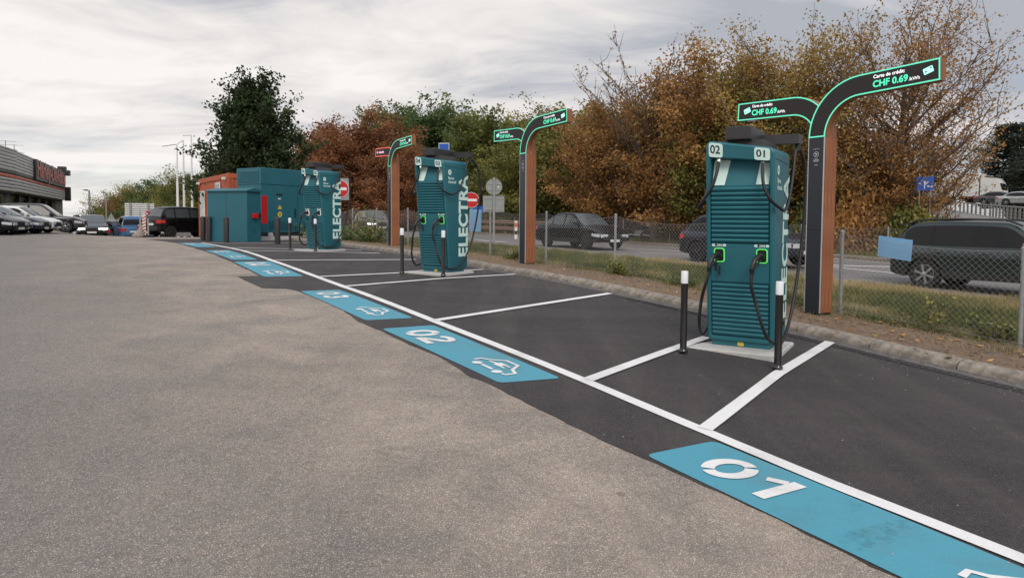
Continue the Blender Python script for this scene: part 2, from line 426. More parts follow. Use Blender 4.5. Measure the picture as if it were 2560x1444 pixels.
# ------------------------------------------------------------------ the ground
def st_mesh(name, m, svals, tvals, dz=0.0):
    S, T = np.meshgrid(svals, tvals, indexing='ij')
    X = A_DIR[0]*S + B_DIR[0]*T; Y = A_DIR[1]*S + B_DIR[1]*T
    Z = ground(X, Y) + (dz if not callable(dz) else dz(S, T))
    V = np.stack([X, Y, Z], -1).reshape(-1, 3); n, k = S.shape
    i = np.arange(n-1)[:, None]*k + np.arange(k-1)[None, :]; i = i.ravel()
    F = np.stack([i, i+1, i+k+1, i+k], -1)[:, ::-1]
    return np_mesh(name, V, F, m, smooth=True)
def soft(S, T):
    a = np.sin(S*3.1+T*1.7)*np.sin(T*4.3-S*1.3)*.012 + np.sin(S*9.7)*np.sin(T*11.3)*.006
    return a
_s = np.concatenate([np.arange(-60, -6, 3.), np.arange(-6, 60, .5), np.arange(60, 140, 4.), np.array([150, 200, 300, 500, 900, 1500.])])
_t = np.concatenate([np.array([-1500, -700, -300, -120.]), np.arange(-80, -10, 5.), np.arange(-10, 30, .5), np.arange(30, 80, 5.), np.array([90, 140, 300, 700, 1500.])])
structure('ground', st_mesh('ground', M_TURF, _s, _t, -0.03))
def edge_t(s): return 8.36
LOT_S = np.concatenate([np.arange(-12, 62, .5)])
structure('old_asphalt_lot', st_mesh('old_asphalt_lot', M_OLD, LOT_S, np.concatenate([np.arange(-70, -8, 4.), np.arange(-8, 8.45, .4)]), 0.0))
# the verge between the kerb and the road: bare soil by the kerb, turf beyond
structure('soil_strip', st_mesh('soil_strip', M_DIRT, np.arange(-8, 60, .12), np.arange(8.52, 10.3, .12), lambda S, T: .085 + soft(S, T) - .03*sstep(9.6, 10.2, T)))
structure('verge', st_mesh('verge', M_TURF, np.arange(-8, 60, .25), np.arange(10.05, 17.3, .25), lambda S, T: .055 + soft(S, T)*1.5 - .03*sstep(16.2, 17.1, T)))
structure('road', st_mesh('road', M_ROAD, np.arange(-14, 130, .75), np.arange(16.95, 25.6, .75), 0.012))
structure('far_verge', st_mesh('far_verge', M_TURF, np.arange(-14, 130, .75), np.arange(25.75, 45, 1.), lambda S, T: .09 + soft(S, T) + .5*sstep(30, 44, T)))

def poly_sheet(name, m, pts, dz, cell=.4, jag=0.0, seed=1):
    """flat sheet with an irregular outline laid on the ground"""
    rnd = random.Random(seed); P = []
    n = len(pts)
    for i in range(n):
        a, b = np.array(pts[i][:2]), np.array(pts[(i+1) % n][:2]); L = np.linalg.norm(b-a); k = max(1, int(L/.12))
        jj = jag if (len(pts[i]) < 3) else 0.0
        nrm = np.array((-(b-a)[1], (b-a)[0]))/max(L, 1e-6)
        for j in range(k):
            q = a + (b-a)*j/k
            if j and jj: q = q + nrm*(rnd.uniform(-1, 1)*jj*.5 + jj*math.sin(j*.35+i)*.6)
            P.append(q)
    bm = bmesh.new(); vs = [bm.verts.new((p[0], p[1], 0)) for p in P]; f = bm.faces.new(vs)
    bmesh.ops.triangulate(bm, faces=[f])
    x0, x1 = min(p[0] for p in P), max(p[0] for p in P); y0, y1 = min(p[1] for p in P), max(p[1] for p in P)
    for ax, lo, hi in ((0, x0, x1), (1, y0, y1)):
        for c in np.arange(lo+cell/2, hi, cell):
            co = [0, 0, 0]; no = [0, 0, 0]; co[ax] = c; no[ax] = 1
            bmesh.ops.bisect_plane(bm, geom=bm.verts[:]+bm.edges[:]+bm.faces[:], plane_co=co, plane_no=no)
    for v in bm.verts: v.co.z = gz(v.co.x, v.co.y) + dz
    bmesh.ops.recalc_face_normals(bm, faces=bm.faces)
    if sum(f.normal.z for f in bm.faces) < 0: bmesh.ops.reverse_faces(bm, faces=bm.faces)
    me = bpy.data.meshes.new(name); bm.to_mesh(me); bm.free(); me.materials.append(m); return me
# new asphalt: its ragged edge as seen in the photograph, carried on beyond the frame
edge_px = [(2247,1444),(2071,1361),(1921,1286),(1762,1216),(1604,1144),(1509,1103),(1400,1048),(1302,999),(1229,962),(1173,941),(1109,898),(1010,855),
           (954,827),(907,808),(843,769),(752,730),(718,722),(653,720),(632,709),(593,691),(649,690),(585,658),(512,628),(443,608),(400,602)]
E_ = [gp(*p) for p in edge_px]
d0 = (E_[0]-E_[2]); d0 /= np.linalg.norm(d0)
P_ = [tuple(E_[0]+d0*9)] + [tuple(p) for p in E_]
last = E_[-1]; sl, tl = st(*last)
P_ += [xy(sl+2.0, 3.2), xy(sl+2.5, 8.34) + (1,), xy(-9, 8.34) + (1,)]
sn, tn = st(*P_[0]); P_ += [xy(-9, tn) + (1,)]
structure('new_asphalt', poly_sheet('new_asphalt', M_NEW, P_, .005, .5, .022, 3))

# ------------------------------------------------------------------ painted markings
def ribbon(name, m, pts, w, dz=.010, cat=None):
    """a painted line along ground points"""
    pts = [np.array(p) for p in pts]; out = []
    for i in range(len(pts)-1):
        a, b = pts[i], pts[i+1]; L = np.linalg.norm(b-a); k = max(1, int(L/.15))
        out += [a+(b-a)*j/k for j in range(k)]
    out.append(pts[-1]); V = []
    for i, p in enumerate(out):
        d = out[min(i+1, len(out)-1)] - out[max(i-1, 0)]; d /= np.linalg.norm(d); n = np.array((-d[1], d[0]))
        for q in (p + n*w/2*(1+random.uniform(-.02, .02)), p - n*w/2*(1+random.uniform(-.02, .02))): V.append((q[0], q[1], gz(*q)+dz))
    F = np.array([(2*i, 2*i+1, 2*i+3, 2*i+2) for i in range(len(out)-1)])
    me = np_mesh(name, np.array(V), F, m)
    bm = bmesh.new(); bm.from_mesh(me); bmesh.ops.recalc_face_normals(bm, faces=bm.faces)
    if sum(f.normal.z for f in bm.faces) < 0: bmesh.ops.reverse_faces(bm, faces=bm.faces)
    bm.to_mesh(me); bm.free()
    return me
WL = [gp(*p) for p in [(2560,1402),(2080,1213),(1762,1080),(1463,954),(1083,803),(860,718),(795,694),(679,652),(606,627),(572,620),(503,608)]]
dw = WL[0]-WL[1]; dw /= np.linalg.norm(dw)
WL = [WL[0]+dw*6] + WL
structure('bay_front_line', ribbon('bay_front_line', M_WHITE, WL, .125, .0135))
DIV = [[(1762,1076),(1944,937),(2075,857)], [(1470,952),(1672,878),(1767,845)], [(1088,803),(1525,735)], [(866,717),(1100,698),(1288,687)],
       [(800,693),(1010,683),(1208,675)], [(684,652),(1040,650)], [(612,627),(948,634)], [(577,620),(905,627)], [(508,608),(757,608),(872,612)]]
for k, dv in enumerate(DIV):
    structure('bay_divider_line', ribbon('bay_divider_line', M_WHITE, [gp(*p) for p in dv], .12, .0175))

STRIPS = {}
_ang = math.atan2(*(WL[1]-WL[6])[::-1])
def strip(num, LL, UL, UR, LR=None, icon=True, length=None):
    a, b, c = (gp(*p) for p in (LL, UL, UR))
    u = c-b; Lu = np.linalg.norm(u); u /= Lu; Lu = length or Lu; c = b+u*Lu; v = np.array((-u[1], u[0]))
    Wd = abs(np.dot(b-a, v)); sk = np.dot(b-a, u)
    if np.dot(b-a, v) < 0: v = -v
    if LR is None: pts = [a, a+u*Lu, c, b]
    else: pts = [a, gp(*LR), c, b]
    # rounded corners
    P = []
    for i in range(4):
        p, q, r_ = pts[i-1], pts[i], pts[(i+1) % 4]
        e1 = (p-q)/np.linalg.norm(p-q); e2 = (r_-q)/np.linalg.norm(r_-q); rr = .07
        for k in range(5):
            w = k/4; P.append(tuple(q + e1*rr*(1-w)**2 + e2*rr*w**2))
    t = structure('painted_panel', poly_sheet('painted_panel', M_BLUE, P, .0095, .5))
    def f(uu, vv, dz=.0150):
        q = a + u*(uu + sk*vv/Wd) + v*vv; return (q[0], q[1], gz(*q)+dz)
    STRIPS[num] = (Lu, Wd); print('strip', num, round(Lu,2), round(Wd,2), round(sk,2))
    # stencilled number
    def stroke(path, w, closed=False, name='stencil_digit'):
        mb = MB(); pts2 = [np.array(p) for p in path]; n = len(pts2); V = []
        for i, p in enumerate(pts2):
            d = pts2[min(i+1, n-1)] - pts2[max(i-1, 0)]; d = d/np.linalg.norm(d); nn = np.array((-d[1], d[0]))
            V += [f(*(p+nn*w/2)), f(*(p-nn*w/2))]
        mb.add(V, [(2*i, 2*i+1, 2*i+3, 2*i+2) for i in range(n-1)])
        o = part(name, mb, M_WHITE, t, fix=False)
        return o
    H = Wd*.60; v0 = Wd*.20; x0 = Lu*.095; gw = H*.80; sw = H*.215
    def arc(cx, cy, rx, ry, a0, a1, n=18): return [(cx+rx*math.cos(R(a0+(a1-a0)*k/n)), cy+ry*math.sin(R(a0+(a1-a0)*k/n))) for k in range(n+1)]
    cy = v0+H/2; rx = gw/2-sw/2; ry = H/2-sw/2
    gx = x0+gw/2
    stroke(arc(gx, cy, rx, ry, 65, 235), sw); stroke(arc(gx, cy, rx, ry, 247, 413), sw)
    gx = x0+gw*1.66; d = num[1]
    if d == '1':
        gx -= gw*.10
        stroke([(gx+sw/2, v0), (gx+sw/2, v0+H)], sw*1.05); stroke([(gx-gw*.36, v0+H*.70), (gx, v0+H*.86)], sw*.8)
    elif d == '2':
        stroke(arc(gx, v0+H*.68, rx, H*.32-sw/2, 165, -20, 14)+[(gx-rx, v0+sw*.9)], sw); stroke([(gx-gw/2, v0+sw/2), (gx+gw/2, v0+sw/2)], sw)
    elif d == '3' or d == '5':
        if d == '3': stroke(arc(gx, v0+H*.72, rx*.9, H*.28-sw/2, 150, -85, 14), sw)
        else: stroke([(gx+rx, v0+H-sw/2), (gx-rx, v0+H-sw/2), (gx-rx, v0+H*.5)], sw)
        stroke(arc(gx, v0+H*.30, rx, H*.31-sw/2, 95, -150, 14), sw)
    elif d == '4':
        stroke([(gx+rx*.5, v0), (gx+rx*.5, v0+H)], sw); stroke([(gx+rx*.2, v0+H*.95), (gx-rx, v0+H*.32)], sw*.9); stroke([(gx-gw/2, v0+H*.26), (gx+gw/2, v0+H*.26)], sw*.9)
    elif d == '6':
        stroke(arc(gx, v0+H*.32, rx, H*.32-sw/2, -200, 150, 18), sw); stroke([(gx-rx, v0+H*.4), (gx-rx*.4, v0+H*.8), (gx+rx*.6, v0+H-sw/2)], sw)
    # electric car sign
    if icon:
        ix = Lu*.655; iw = min(Lu*.24, Wd*1.0); ih = iw*.62; lw = iw*.06; iv = Wd*.22
        def P2(pp): return [(ix+p[0]*iw, iv+p[1]*ih) for p in pp]
        stroke(P2([(.02,.30),(.0,.52),(.12,.62),(.30,.98),(.62,.99),(.80,.64),(1.0,.52),(1.0,.24),(.92,.22)]), lw, name='car_symbol')
        stroke(P2([(.34,.22),(.66,.22)]), lw, name='car_symbol')
        for cxx in (.22, .80):
            mb = MB(); mb.poly([f(ix+iw*cxx+iw*.085*math.cos(q), iv+ih*.2+iw*.085*math.sin(q)) for q in np.linspace(0, 2*PI, 15)[:-1]])
            part('car_symbol', mb, M_WHITE, t, fix=False)
        stroke(P2([(.38,.62),(.55,.62)]), lw*2.6, name='plug_symbol'); stroke(P2([(.55,.70),(.68,.70)]), lw*.7, name='plug_symbol')
        stroke(P2([(.55,.54),(.68,.54)]), lw*.7, name='plug_symbol'); stroke(P2([(.38,.62),(.22,.55)]), lw*.8, name='plug_symbol')
    return a, u, v, Lu, Wd
strip('02', (954,823), (1083,814), (1403,947), (1249,959))
strip('03', (750,729), (847,725), (1034,796), (914,802))
strip('04', (583,655), (673,654), (759,691), (661,693))
strip('05', (513,627), (572,626), (645,650), (580,650))
strip('06', (443,608), (498,608), (542,618), (492,618), icon=False)
A1, U1, V1, L1, W1 = strip('01', (1613,1139), (1785,1104), (2556,1421), length=2.85)
# tyre prints across panel 01
def print_mat():
    m, nt, N, L, b = nodes_mat('faint_rubber_print'); tc = N.new('ShaderNodeTexCoord')
    mp = N.new('ShaderNodeMapping'); mp.inputs['Rotation'].default_value = (0, 0, -AZ-.55); L.new(tc.outputs['Object'], mp.inputs[0])
    w1 = tex(N, L, 'wave', mp.outputs[0], Scale=22.0, Distortion=1.5, Detail=2.0)
    n = tex(N, L, 'noise', tc.outputs['Object'], Scale=14.0, Detail=7.0, Roughness=.8)
    n2 = tex(N, L, 'noise', tc.outputs['Object'], Scale=3.0, Detail=3.0)
    def mm(op, a, c):
        q = N.new('ShaderNodeMath'); q.operation = op; q.use_clamp = True
        for i, v in enumerate((a, c)):
            if isinstance(v, float): q.inputs[i].default_value = v
            else: L.new(v, q.inputs[i])
        return q.outputs[0]
    r1 = N.new('ShaderNodeMapRange'); r1.inputs[1].default_value = .45; r1.inputs[2].default_value = .65; L.new(n.outputs['Fac'], r1.inputs[0])
    r2 = N.new('ShaderNodeMapRange'); r2.inputs[1].default_value = .38; r2.inputs[2].default_value = .62; L.new(n2.outputs['Fac'], r2.inputs[0])
    al = mm('MULTIPLY', mm('MULTIPLY', mm('MULTIPLY', w1.outputs['Fac'], r1.outputs[0]), r2.outputs[0]), .5)
    L.new(al, b.inputs['Alpha']); b.inputs['Base Color'].default_value = (.04, .10, .12, 1); b.inputs['Roughness'].default_value = .9
    return m
M_TYREPRINT = print_mat()
for u0, w_, sl in ((1.05, .22, .10), (1.40, .18, .12)):
    pts = []
    for k in range(12):
        vv = W1*(.04+.92*k/11)
        pts.append(A1 + U1*(u0+sl*k/11) + V1*vv)
    structure('tyre_print', ribbon('tyre_print', M_TYREPRINT, pts, w_, .0128))

# ------------------------------------------------------------------ kerb: separate stones
kerb = thing('kerb', 'weathered rounded concrete kerb between the bays and the verge', 'kerb'); del kerb['category']; kerb['kind'] = 'structure'
def kerb_stone_mesh(L, seed):
    rnd = random.Random(seed)
    prof = [(0, -.1), (0, .05), (.02, .078), (.06, .104), (.14, .115), (.19, .11), (.2, .08), (.2, -.1)]
    xs = np.concatenate([[.006, .02], np.linspace(.08, L-.08, 8), [L-.02, L-.006]]); V = []
    for i, x in enumerate(xs):
        for (t_, z) in prof:
            j = .005 if z > 0 else 0
            e_ = .012*(i in (0, 11))*(z > .1); V.append((x, t_+rnd.uniform(-j, j), z+rnd.uniform(-j, j)-e_))
    k = len(prof); F = [(i*k+j, i*k+j+1, (i+1)*k+j+1, (i+1)*k+j) for i in range(11) for j in range(k-1)]
    F += [tuple(range(k)), tuple(range(11*k, 12*k))]
    mb = MB(); mb.add(V, F); return mb.mesh('kerb_stone', M_CONC, 50)
_ks = [kerb_stone_mesh(1.0, i) for i in range(4)]
s = -4.3; i = 0
while s < 47:
    p0 = gst(s, 8.36); p1 = gst(s+1, 8.36)
    o = link('kerb_stone', _ks[i % 4], kerb, (p1[0], p1[1], p1[2]+random.uniform(-.004, .004)), (0, math.asin(p1[2]-p0[2]), AZ-PI/2))
    s += 1.0; i += 1
# slotted drain channel along the kerb foot
M_DRAIN = mat('dark_cast_iron', (.045, .042, .04), .75, noise=.3, nscale=20, metal=.2)
dr = thing('drain_channel', 'narrow slotted drain grating running along the foot of the kerb', 'drain')
mb = MB()
for k in range(170):
    s0 = -4 + k*.075
    for j in range(2):
        t0 = 8.00+j*.055
        pts = [gst(s0, t0, .016), gst(s0, t0+.04, .016), gst(s0+.04, t0+.04, .016), gst(s0+.04, t0, .016)]
        lo = [(p[0], p[1], p[2]-.006) for p in pts]
        mb.add(pts+lo, [(0, 1, 2, 3), (0, 4, 5, 1), (1, 5, 6, 2), (2, 6, 7, 3), (3, 7, 4, 0)])
part('grating', mb, M_DRAIN, dr, kind='stuff')
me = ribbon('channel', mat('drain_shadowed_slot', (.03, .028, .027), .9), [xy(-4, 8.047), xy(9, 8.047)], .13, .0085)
link('channel', me, dr)
M_DUSTLINE = mat('old_grey_asphalt', (.10, .09, .085), .9, noise=.4, nscale=12)
structure('gutter_strip', ribbon('gutter_strip', M_DUSTLINE, [xy(-5, 8.25), xy(46, 8.25)], .2, .0095))

# pale scrapes on the old asphalt
def scrape_mat():
    m, nt, N, L, b = nodes_mat('pale_scrape'); tc = N.new('ShaderNodeTexCoord')
    n = tex(N, L, 'noise', tc.outputs['Object'], Scale=9.0, Detail=8.0, Roughness=.8)
    mr = N.new('ShaderNodeMapRange'); mr.inputs[1].default_value = .42; mr.inputs[2].default_value = .62; mr.inputs[4].default_value = .5
    L.new(n.outputs['Fac'], mr.inputs[0]); L.new(mr.outputs[0], b.inputs['Alpha']); b.inputs['Base Color'].default_value = (.34, .31, .275, 1); b.inputs['Roughness'].default_value = .95
    return m
M_SCR = scrape_mat()
for pts, w in (([(188, 612), (205, 650), (236, 695)], .22), ([(276, 668), (303, 694)], .14), ([(560, 760), (760, 742)], .10), ([(1180, 1120), (1330, 1085)], .16), ([(60, 900), (110, 930)], .05)):
    structure('scrape_mark', ribbon('scrape_mark', M_SCR, [gp(*p) for p in pts], w, .004))
# loose grit and a few leaves on the tarmac
rng = np.random.default_rng(77); n = 1500; S = rng.uniform(1, 22, n); T = np.where(rng.random(n) < .5, 8.3-rng.exponential(.35, n), rng.uniform(-6, 8, n)); T = np.clip(T, -8, 8.3)
X = A_DIR[0]*S+B_DIR[0]*T; Y = A_DIR[1]*S+B_DIR[1]*T; r = rng.uniform(.003, .008, n); C = np.stack([X, Y, ground(X, Y)+.008+r*.4], 1)
dirs = np.array([(1, 0, 0), (0, 1, 0), (-1, 0, 0), (0, -1, 0), (0, 0, .7), (0, 0, -.6)], float)
P = (C[:, None, :]+dirs[None]*r[:, None, None]*rng.uniform(.6, 1.4, (n, 6, 1))).reshape(-1, 3); f = np.array([(0, 1, 4), (1, 2, 4), (2, 3, 4), (3, 0, 4)]); F = (np.arange(n)[:, None, None]*6+f[None]).reshape(-1, 3)
o = link('grit', np_mesh('grit', P, F, mat('pale_grit', (.36, .33, .30), .9))); o['kind'] = 'stuff'; o['label'] = 'loose pale grit scattered on the tarmac'
# ------------------------------------------------------------------ charging kiosks
M_TEAL = mat('teal_powder_coat', (.0125, .118, .148), .5, noise=.05, nscale=3, bump=.08, bscale=400)
M_TEALD = mat('teal_recess_paint', (.0125, .118, .148), .6)
M_MINT = mat('mint_vinyl', (.60, .79, .73), .45)
M_INK = mat('dark_blue_print', (.012, .02, .035), .5)
M_BLACK = mat('black_satin_plastic', (.012, .012, .013), .42)
M_RUBBER = mat('black_cable_rubber', (.010, .010, .011), .5)
M_CHAR = mat('charcoal_metal', (.028, .027, .028), .45, noise=.1, nscale=5)
M_STEEL = mat('galvanised_steel', (.36, .37, .37), .42, metal=.55, noise=.18, nscale=12, dirt=((.2, .19, .18), .4), dscale=5)
M_FERR = mat('bright_ferrule', (.72, .72, .70), .3, metal=.7)
M_GREENLED = mat('green_status_light', (.05, .5, .1), .4, emit=(.14, .60, .13), estr=.6)
M_WHITELED = mat('white_status_light', (.6, .6, .6), .4, emit=(.85, .9, .8), estr=.45)
M_REDIN = mat('red_socket', (.30, .02, .03), .5, emit=(.5, .03, .05), estr=.15)
M_YEL = mat('yellow_label', (.62, .47, .05), .5)
KTH = R(58)
def rrect(x0, x1, z0, z1, r, n=5):
    P = []
    for cx, cz, a0 in ((x1-r, z0+r, -90), (x1-r, z1-r, 0), (x0+r, z1-r, 90), (x0+r, z0+r, 180)):
        for k in range(n+1):
            a = R(a0+90*k/n); P.append((cx+r*math.cos(a), cz+r*math.sin(a)))
    return P
KW, KD, KH = .385, .86, 2.34
def kfront(z): return .235*(1-min(max((z-.05)/2.27, 0), 1))
def kskew(x, z):
    w = min(max((z-1.9)/.4, 0), 1); return -.15*x*w
def K(x, z, d=0.0): return (x, kfront(z)+d, z+kskew(x, z))
def kslat_mesh(w):
    # one louvre: a rounded lip standing proud of the panel
    prof = [(0, -.034), (-.012, -.030), (-.030, -.014), (-.034, .004), (-.026, .018), (-.006, .026), (0, .027)]
    mb = MB(); n = len(prof); V = [(x, y, z) for x in (-w, w) for y, z in prof]
    mb.add(V, [(j, j+1, n+j+1, n+j) for j in range(n-1)] + [tuple(range(n)), tuple(range(n, 2*n))])
    return mb.mesh('slat', M_TEAL, 40)
_slat = kslat_mesh(.318)
def make_kiosk(ca, cb, label, loc, plinth_drop, red=False):
    t = thing('charging_kiosk', label, 'charging station', loc, KTH-PI/2, 'teal electric charging kiosks between the bays')
    # plinth: levelled on the sloping ground
    mb = MB(); d = plinth_drop
    mb.bbox(-.60, .47, -.09, .98, -.32, 0, .012); part('plinth', mb, M_PLINTH, t)
    mb = MB(); mb.box(-.33, .33, .26, .80, 0, .075); sk = part('skirt', mb, M_TEAL, t)
    mb = MB(); mb.box(-.03, .04, .252, .2599, .012, .062); part('sticker', mb, M_YEL, sk)
    # shell: rings from the front rim to the back
    out = rrect(-KW, KW, .05, KH, .075); n = len(out)
    inn = rrect(-KW+.055, KW-.055, .115, KH-.17, .012, 5)
    rings = []
    rings.append([K(x, z, .16) for x, z in inn])
    rings.append([K(x, z, .012) for x, z in inn])
    rings.append([K(x*.995+0, z, .0) for x, z in rrect(-KW+.045, KW-.045, .105, KH-.16, .02, 5)])
    rings.append([K(x, z, .0) for x, z in rrect(-KW+.022, KW-.022, .072, KH-.022, .06, 5)])
    rings.append([K(x, z, .022) for x, z in out])
    def back(x, z, y): return (x, y, z+kskew(x, z)*(1-(y-kfront(z))/KD)-.035*max(0, z-1.9)/.44*(y/KD))
    rings.append([back(x, z, max(kfront(z)+.06, .26)) for x, z in out])
    rings.append([back(x, z, KD-.03) for x, z in out])
    rings.append([back(x*.96, z*.985+.02, KD) for x, z in out])
    V = [p for r_ in rings for p in r_]; F = [(k*n+i, k*n+(i+1) % n, (k+1)*n+(i+1) % n, (k+1)*n+i) for k in range(len(rings)-1) for i in range(n)]
    F.append(tuple(range((len(rings)-1)*n, len(rings)*n)))
    mb = MB(); mb.add(V, F); part('shell', mb, M_TEAL, t, smooth=28)
    X = KW-.058
    def panel(name, z0, z1, dep0, dep1, m=M_TEAL, parent=t, x0=-X, x1=X, label=None):
        mb = MB(); mb.add([K(x0, z0, dep0), K(x1, z0, dep0), K(x1, z1, dep1), K(x0, z1, dep1), K(x0, z0, .17), K(x1, z0, .17), K(x1, z1, .17), K(x0, z1, .17)],
                          [(0, 1, 2, 3), (4, 5, 1, 0), (3, 2, 6, 7), (0, 3, 7, 4), (1, 5, 6, 2)])
        return part(name, mb, m, parent, label=label)
    # recess with pale panels, hoses come out of its ceiling
    rec = panel('recess_panel', 1.88, 2.17, .035, .15, M_TEALD)
    for (a0, a1, b0, b1) in ((-.315, -.175, -.315, -.13), (.175, .315, .20, .315)):
        f = lambda x, u: K(x, 1.885+.285*u, .035+.115*u-.004)
        mb = MB(); mb.poly([f(a0, 0), f(a1, 0), f(b1, .97), f(b0, .97)]); part('pale_panel', mb, M_MINT, t, fix=False)
    # louvred panels
    panel('louvre_backing', 1.215, 1.88, .034, .034, M_TEAL); panel('louvre_backing', .115, .765, .034, .034, M_TEAL)
    tilt = math.atan2(.235, 2.27)
    for z0, cnt, pit in ((1.250, 12, .0535), (.158, 12, .0515)):
        for k in range(cnt):
            z = z0+k*pit; p = K(0, z, .030)
            link('slat', _slat, t, (0, p[1], z), (tilt, 0, 0))
    panel('door_panel', .768, 1.212, .006, .006)
    mb = MB(); z = .90; mb.add([K(-.285, z, -.004), K(-.262, z, -.004), K(-.262, z+.13, -.004), K(-.285, z+.13, -.004), K(-.285, z, .007), K(-.262, z, .007), K(-.262, z+.13, .007), K(-.285, z+.13, .007)],
             [(0, 1, 2, 3), (4, 5, 1, 0), (3, 2, 6, 7), (0, 3, 7, 4), (1, 5, 6, 2)]); part('door_handle', mb, M_BLACK, t)
    # number tags on the top band, wrapping under its edge
    for x0, x1, txt in ((-.345, -.185, ca), (.165, .335, cb)):
        zc = 2.245; P = rrect(x0, x1, 2.175, 2.322, .028, 4)
        mb = MB(); mb.poly([K(x, z, -.003) for x, z in P])
        tg = part('number_tag', mb, M_MINT, t, fix=False)
        text_part('number', txt, .118, M_INK, tg, lambda u, v: K((x0+x1)/2-.006+u, 2.250+v, -.0055), offset=.0022)
    # sockets, their lights and tags
    for x0, side in ((-.235, -1), (.245, 1)):
        mb = MB(); P = rrect(x0-.082, x0+.082, 1.178, 1.208, .012, 3); mb.poly([K(x, z, .0028) for x, z in P])
        tg = part('connector_tag', mb, M_MINT, t, fix=False)
        text_part('lettering', '\u25cfCCS', .036, M_INK, tg, lambda u, v: K(x0+u, 1.193+v, .001), offset=.0006)
        o_ = rrect(x0-.058, x0+.066, .995, 1.160, .03, 4); i_ = rrect(x0-.047, x0+.055, 1.006, 1.149, .024, 4); n2 = len(o_)
        mb = MB(); mb.add([K(x, z, -.006) for x, z in o_]+[K(x, z, -.006) for x, z in i_]+[K(x, z, .006) for x, z in o_], [(k, (k+1) % n2, n2+(k+1) % n2, n2+k) for k in range(n2)]+[(k, (k+1) % n2, 2*n2+(k+1) % n2, 2*n2+k) for k in range(n2)])
        part('status_light', mb, (M_WHITELED if red else M_GREENLED), t, fix=False)
        mb = MB(); mb.poly([K(x, z, .0035) for x, z in i_]); part('socket', mb, M_REDIN if (red and side < 0) else M_BLACK, t, fix=False)
        # charging plug: nose in the socket, pistol grip sloping down and out
        g = MB(); zc = 1.075; a = Vector(K(x0+.01, zc, 0))
        g.tube([a+Vector((0, .0, .0)), a+Vector((-.006, -.055, -.004))], .036, 12)
        g.tube([a+Vector((-.006, -.052, .012)), a+Vector((-.022, -.10, .004)), a+Vector((-.045, -.165, -.035)), a+Vector((-.06, -.205, -.10)), a+Vector((-.064, -.212, -.155))], .031, 10, r1=.022)
        g.tube([a+Vector((-.006, -.05, -.03)), a+Vector((-.03, -.11, -.085)), a+Vector((-.055, -.175, -.13))], .013, 8)
        g.tube([a+Vector((-.064, -.210, -.135)), a+Vector((-.062, -.206, -.19))], .029, 10, r1=.02)
        part('charging_plug', g, M_BLACK, t, smooth=50)
        if side < 0:
            pl = MB(); pl.tube([a+Vector((.005, -.03, -.12)), a+Vector((.005, -.02, -.23))], .013, 8); part('plug_cap', pl, M_BLACK, t, smooth=50)
    # side panel line, icon and lettering on the right side
    def S(y, z, d=0.0): return (KW+.0022+d, y, z)
    mb = MB(); mb.tube([S(.06, 2.17, -.001), S(.845, 2.145, -.001)], .003, 4); part('panel_seam', mb, M_INK, t)
    word = 'ELECTRA'; 
    def lt(u, v, y0=.705, z0=1.0): return S(y0-v*1.0, z0+u, .0012)
    V_, F_ = text_mesh('ELECTRA', 1.0, .035, 'LEFT', 1.05); lo, hi = V_.min(0), V_.max(0)
    mb = MB(); mb.add([S(.855-(p[1]-lo[1])/(hi[1]-lo[1])*.335, .32+(p[0]-lo[0])/(hi[0]-lo[0])*1.70, .0012) for p in V_], F_); part('lettering', mb, M_MINT, t, fix=False)
    mb = MB(); mb.poly([S(.215+.056*math.cos(a), 2.05+.056*math.sin(a), .001) for a in np.linspace(0, 2*PI, 21)[:-1]]); bd = part('bolt_badge', mb, M_MINT, t, fix=False)
    mb = MB(); mb.poly([S(.19, 2.046, .0018), S(.225, 2.082, .0018), S(.219, 2.056, .0018), S(.243, 2.056, .0018), S(.211, 2.018, .0018), S(.214, 2.044, .0018)]); part('bolt', mb, M_TEALD, bd, fix=False)
    text_part('lettering', 'Borne', .078, M_MINT, t, lambda u, v: S(.165+u, 1.93+v, .001), align='LEFT', offset=.002)
    text_part('lettering', "d'accueil", .078, M_MINT, t, lambda u, v: S(.165+u, 1.855+v, .001), align='LEFT', offset=.002)
    mb = MB(); mb.box(KW, KW+.012, .70, .75, .235, .275); part('lock', mb, M_BLACK, t)
    # black cap and folded boom on the roof
    mb = MB(); mb.prism([(-.30, .10), (.26, .08), (.31, .62), (-.22, .74)], lambda x, y: (x, y, KH-.06), lambda x, y: (x*.85, y*.92+.03, KH+.055)); cap = part('roof_cap', mb, M_CHAR, t)
    mb = MB(); mb.bbox(-.17, .115, .03, .76, KH+.056, KH+.205, .012); part('cable_boom', mb, M_CHAR, t)
    mb = MB(); mb.bbox(-.160, .105, .024, .0299, KH+.066, KH+.195, .003); part('boom_end_plate', mb, M_CHAR, t)
    mb = MB(); mb.prism([(.10, .66), (.50, .72), (.52, .86), (.10, .80)], lambda x, y: (x, y, KH+.052), lambda x, y: (x, y, KH+.163)); part('cable_arm', mb, M_CHAR, t)
    def spl(P, n=8):
        P = [Vector(p) for p in P]; out = []
        for i in range(len(P)-1):
            a, b, c, d = P[max(i-1, 0)], P[i], P[i+1], P[min(i+2, len(P)-1)]
            for k in range(n):
                u = k/n; out.append(.5*((2*b)+(c-a)*u+(2*a-5*b+4*c-d)*u*u+(3*b-a-3*c+d)*u**3))
        return out+[P[-1]]
    cr = .0185
    ft = lambda x: 2.155-.15*x
    for x in (-.235, .255):
        fr = MB(); fr.tube([(x, .06, ft(x)+.01), (x, .035, ft(x)-.045)], .026, 12); part('ferrule', fr, M_FERR, t, smooth=50)
    
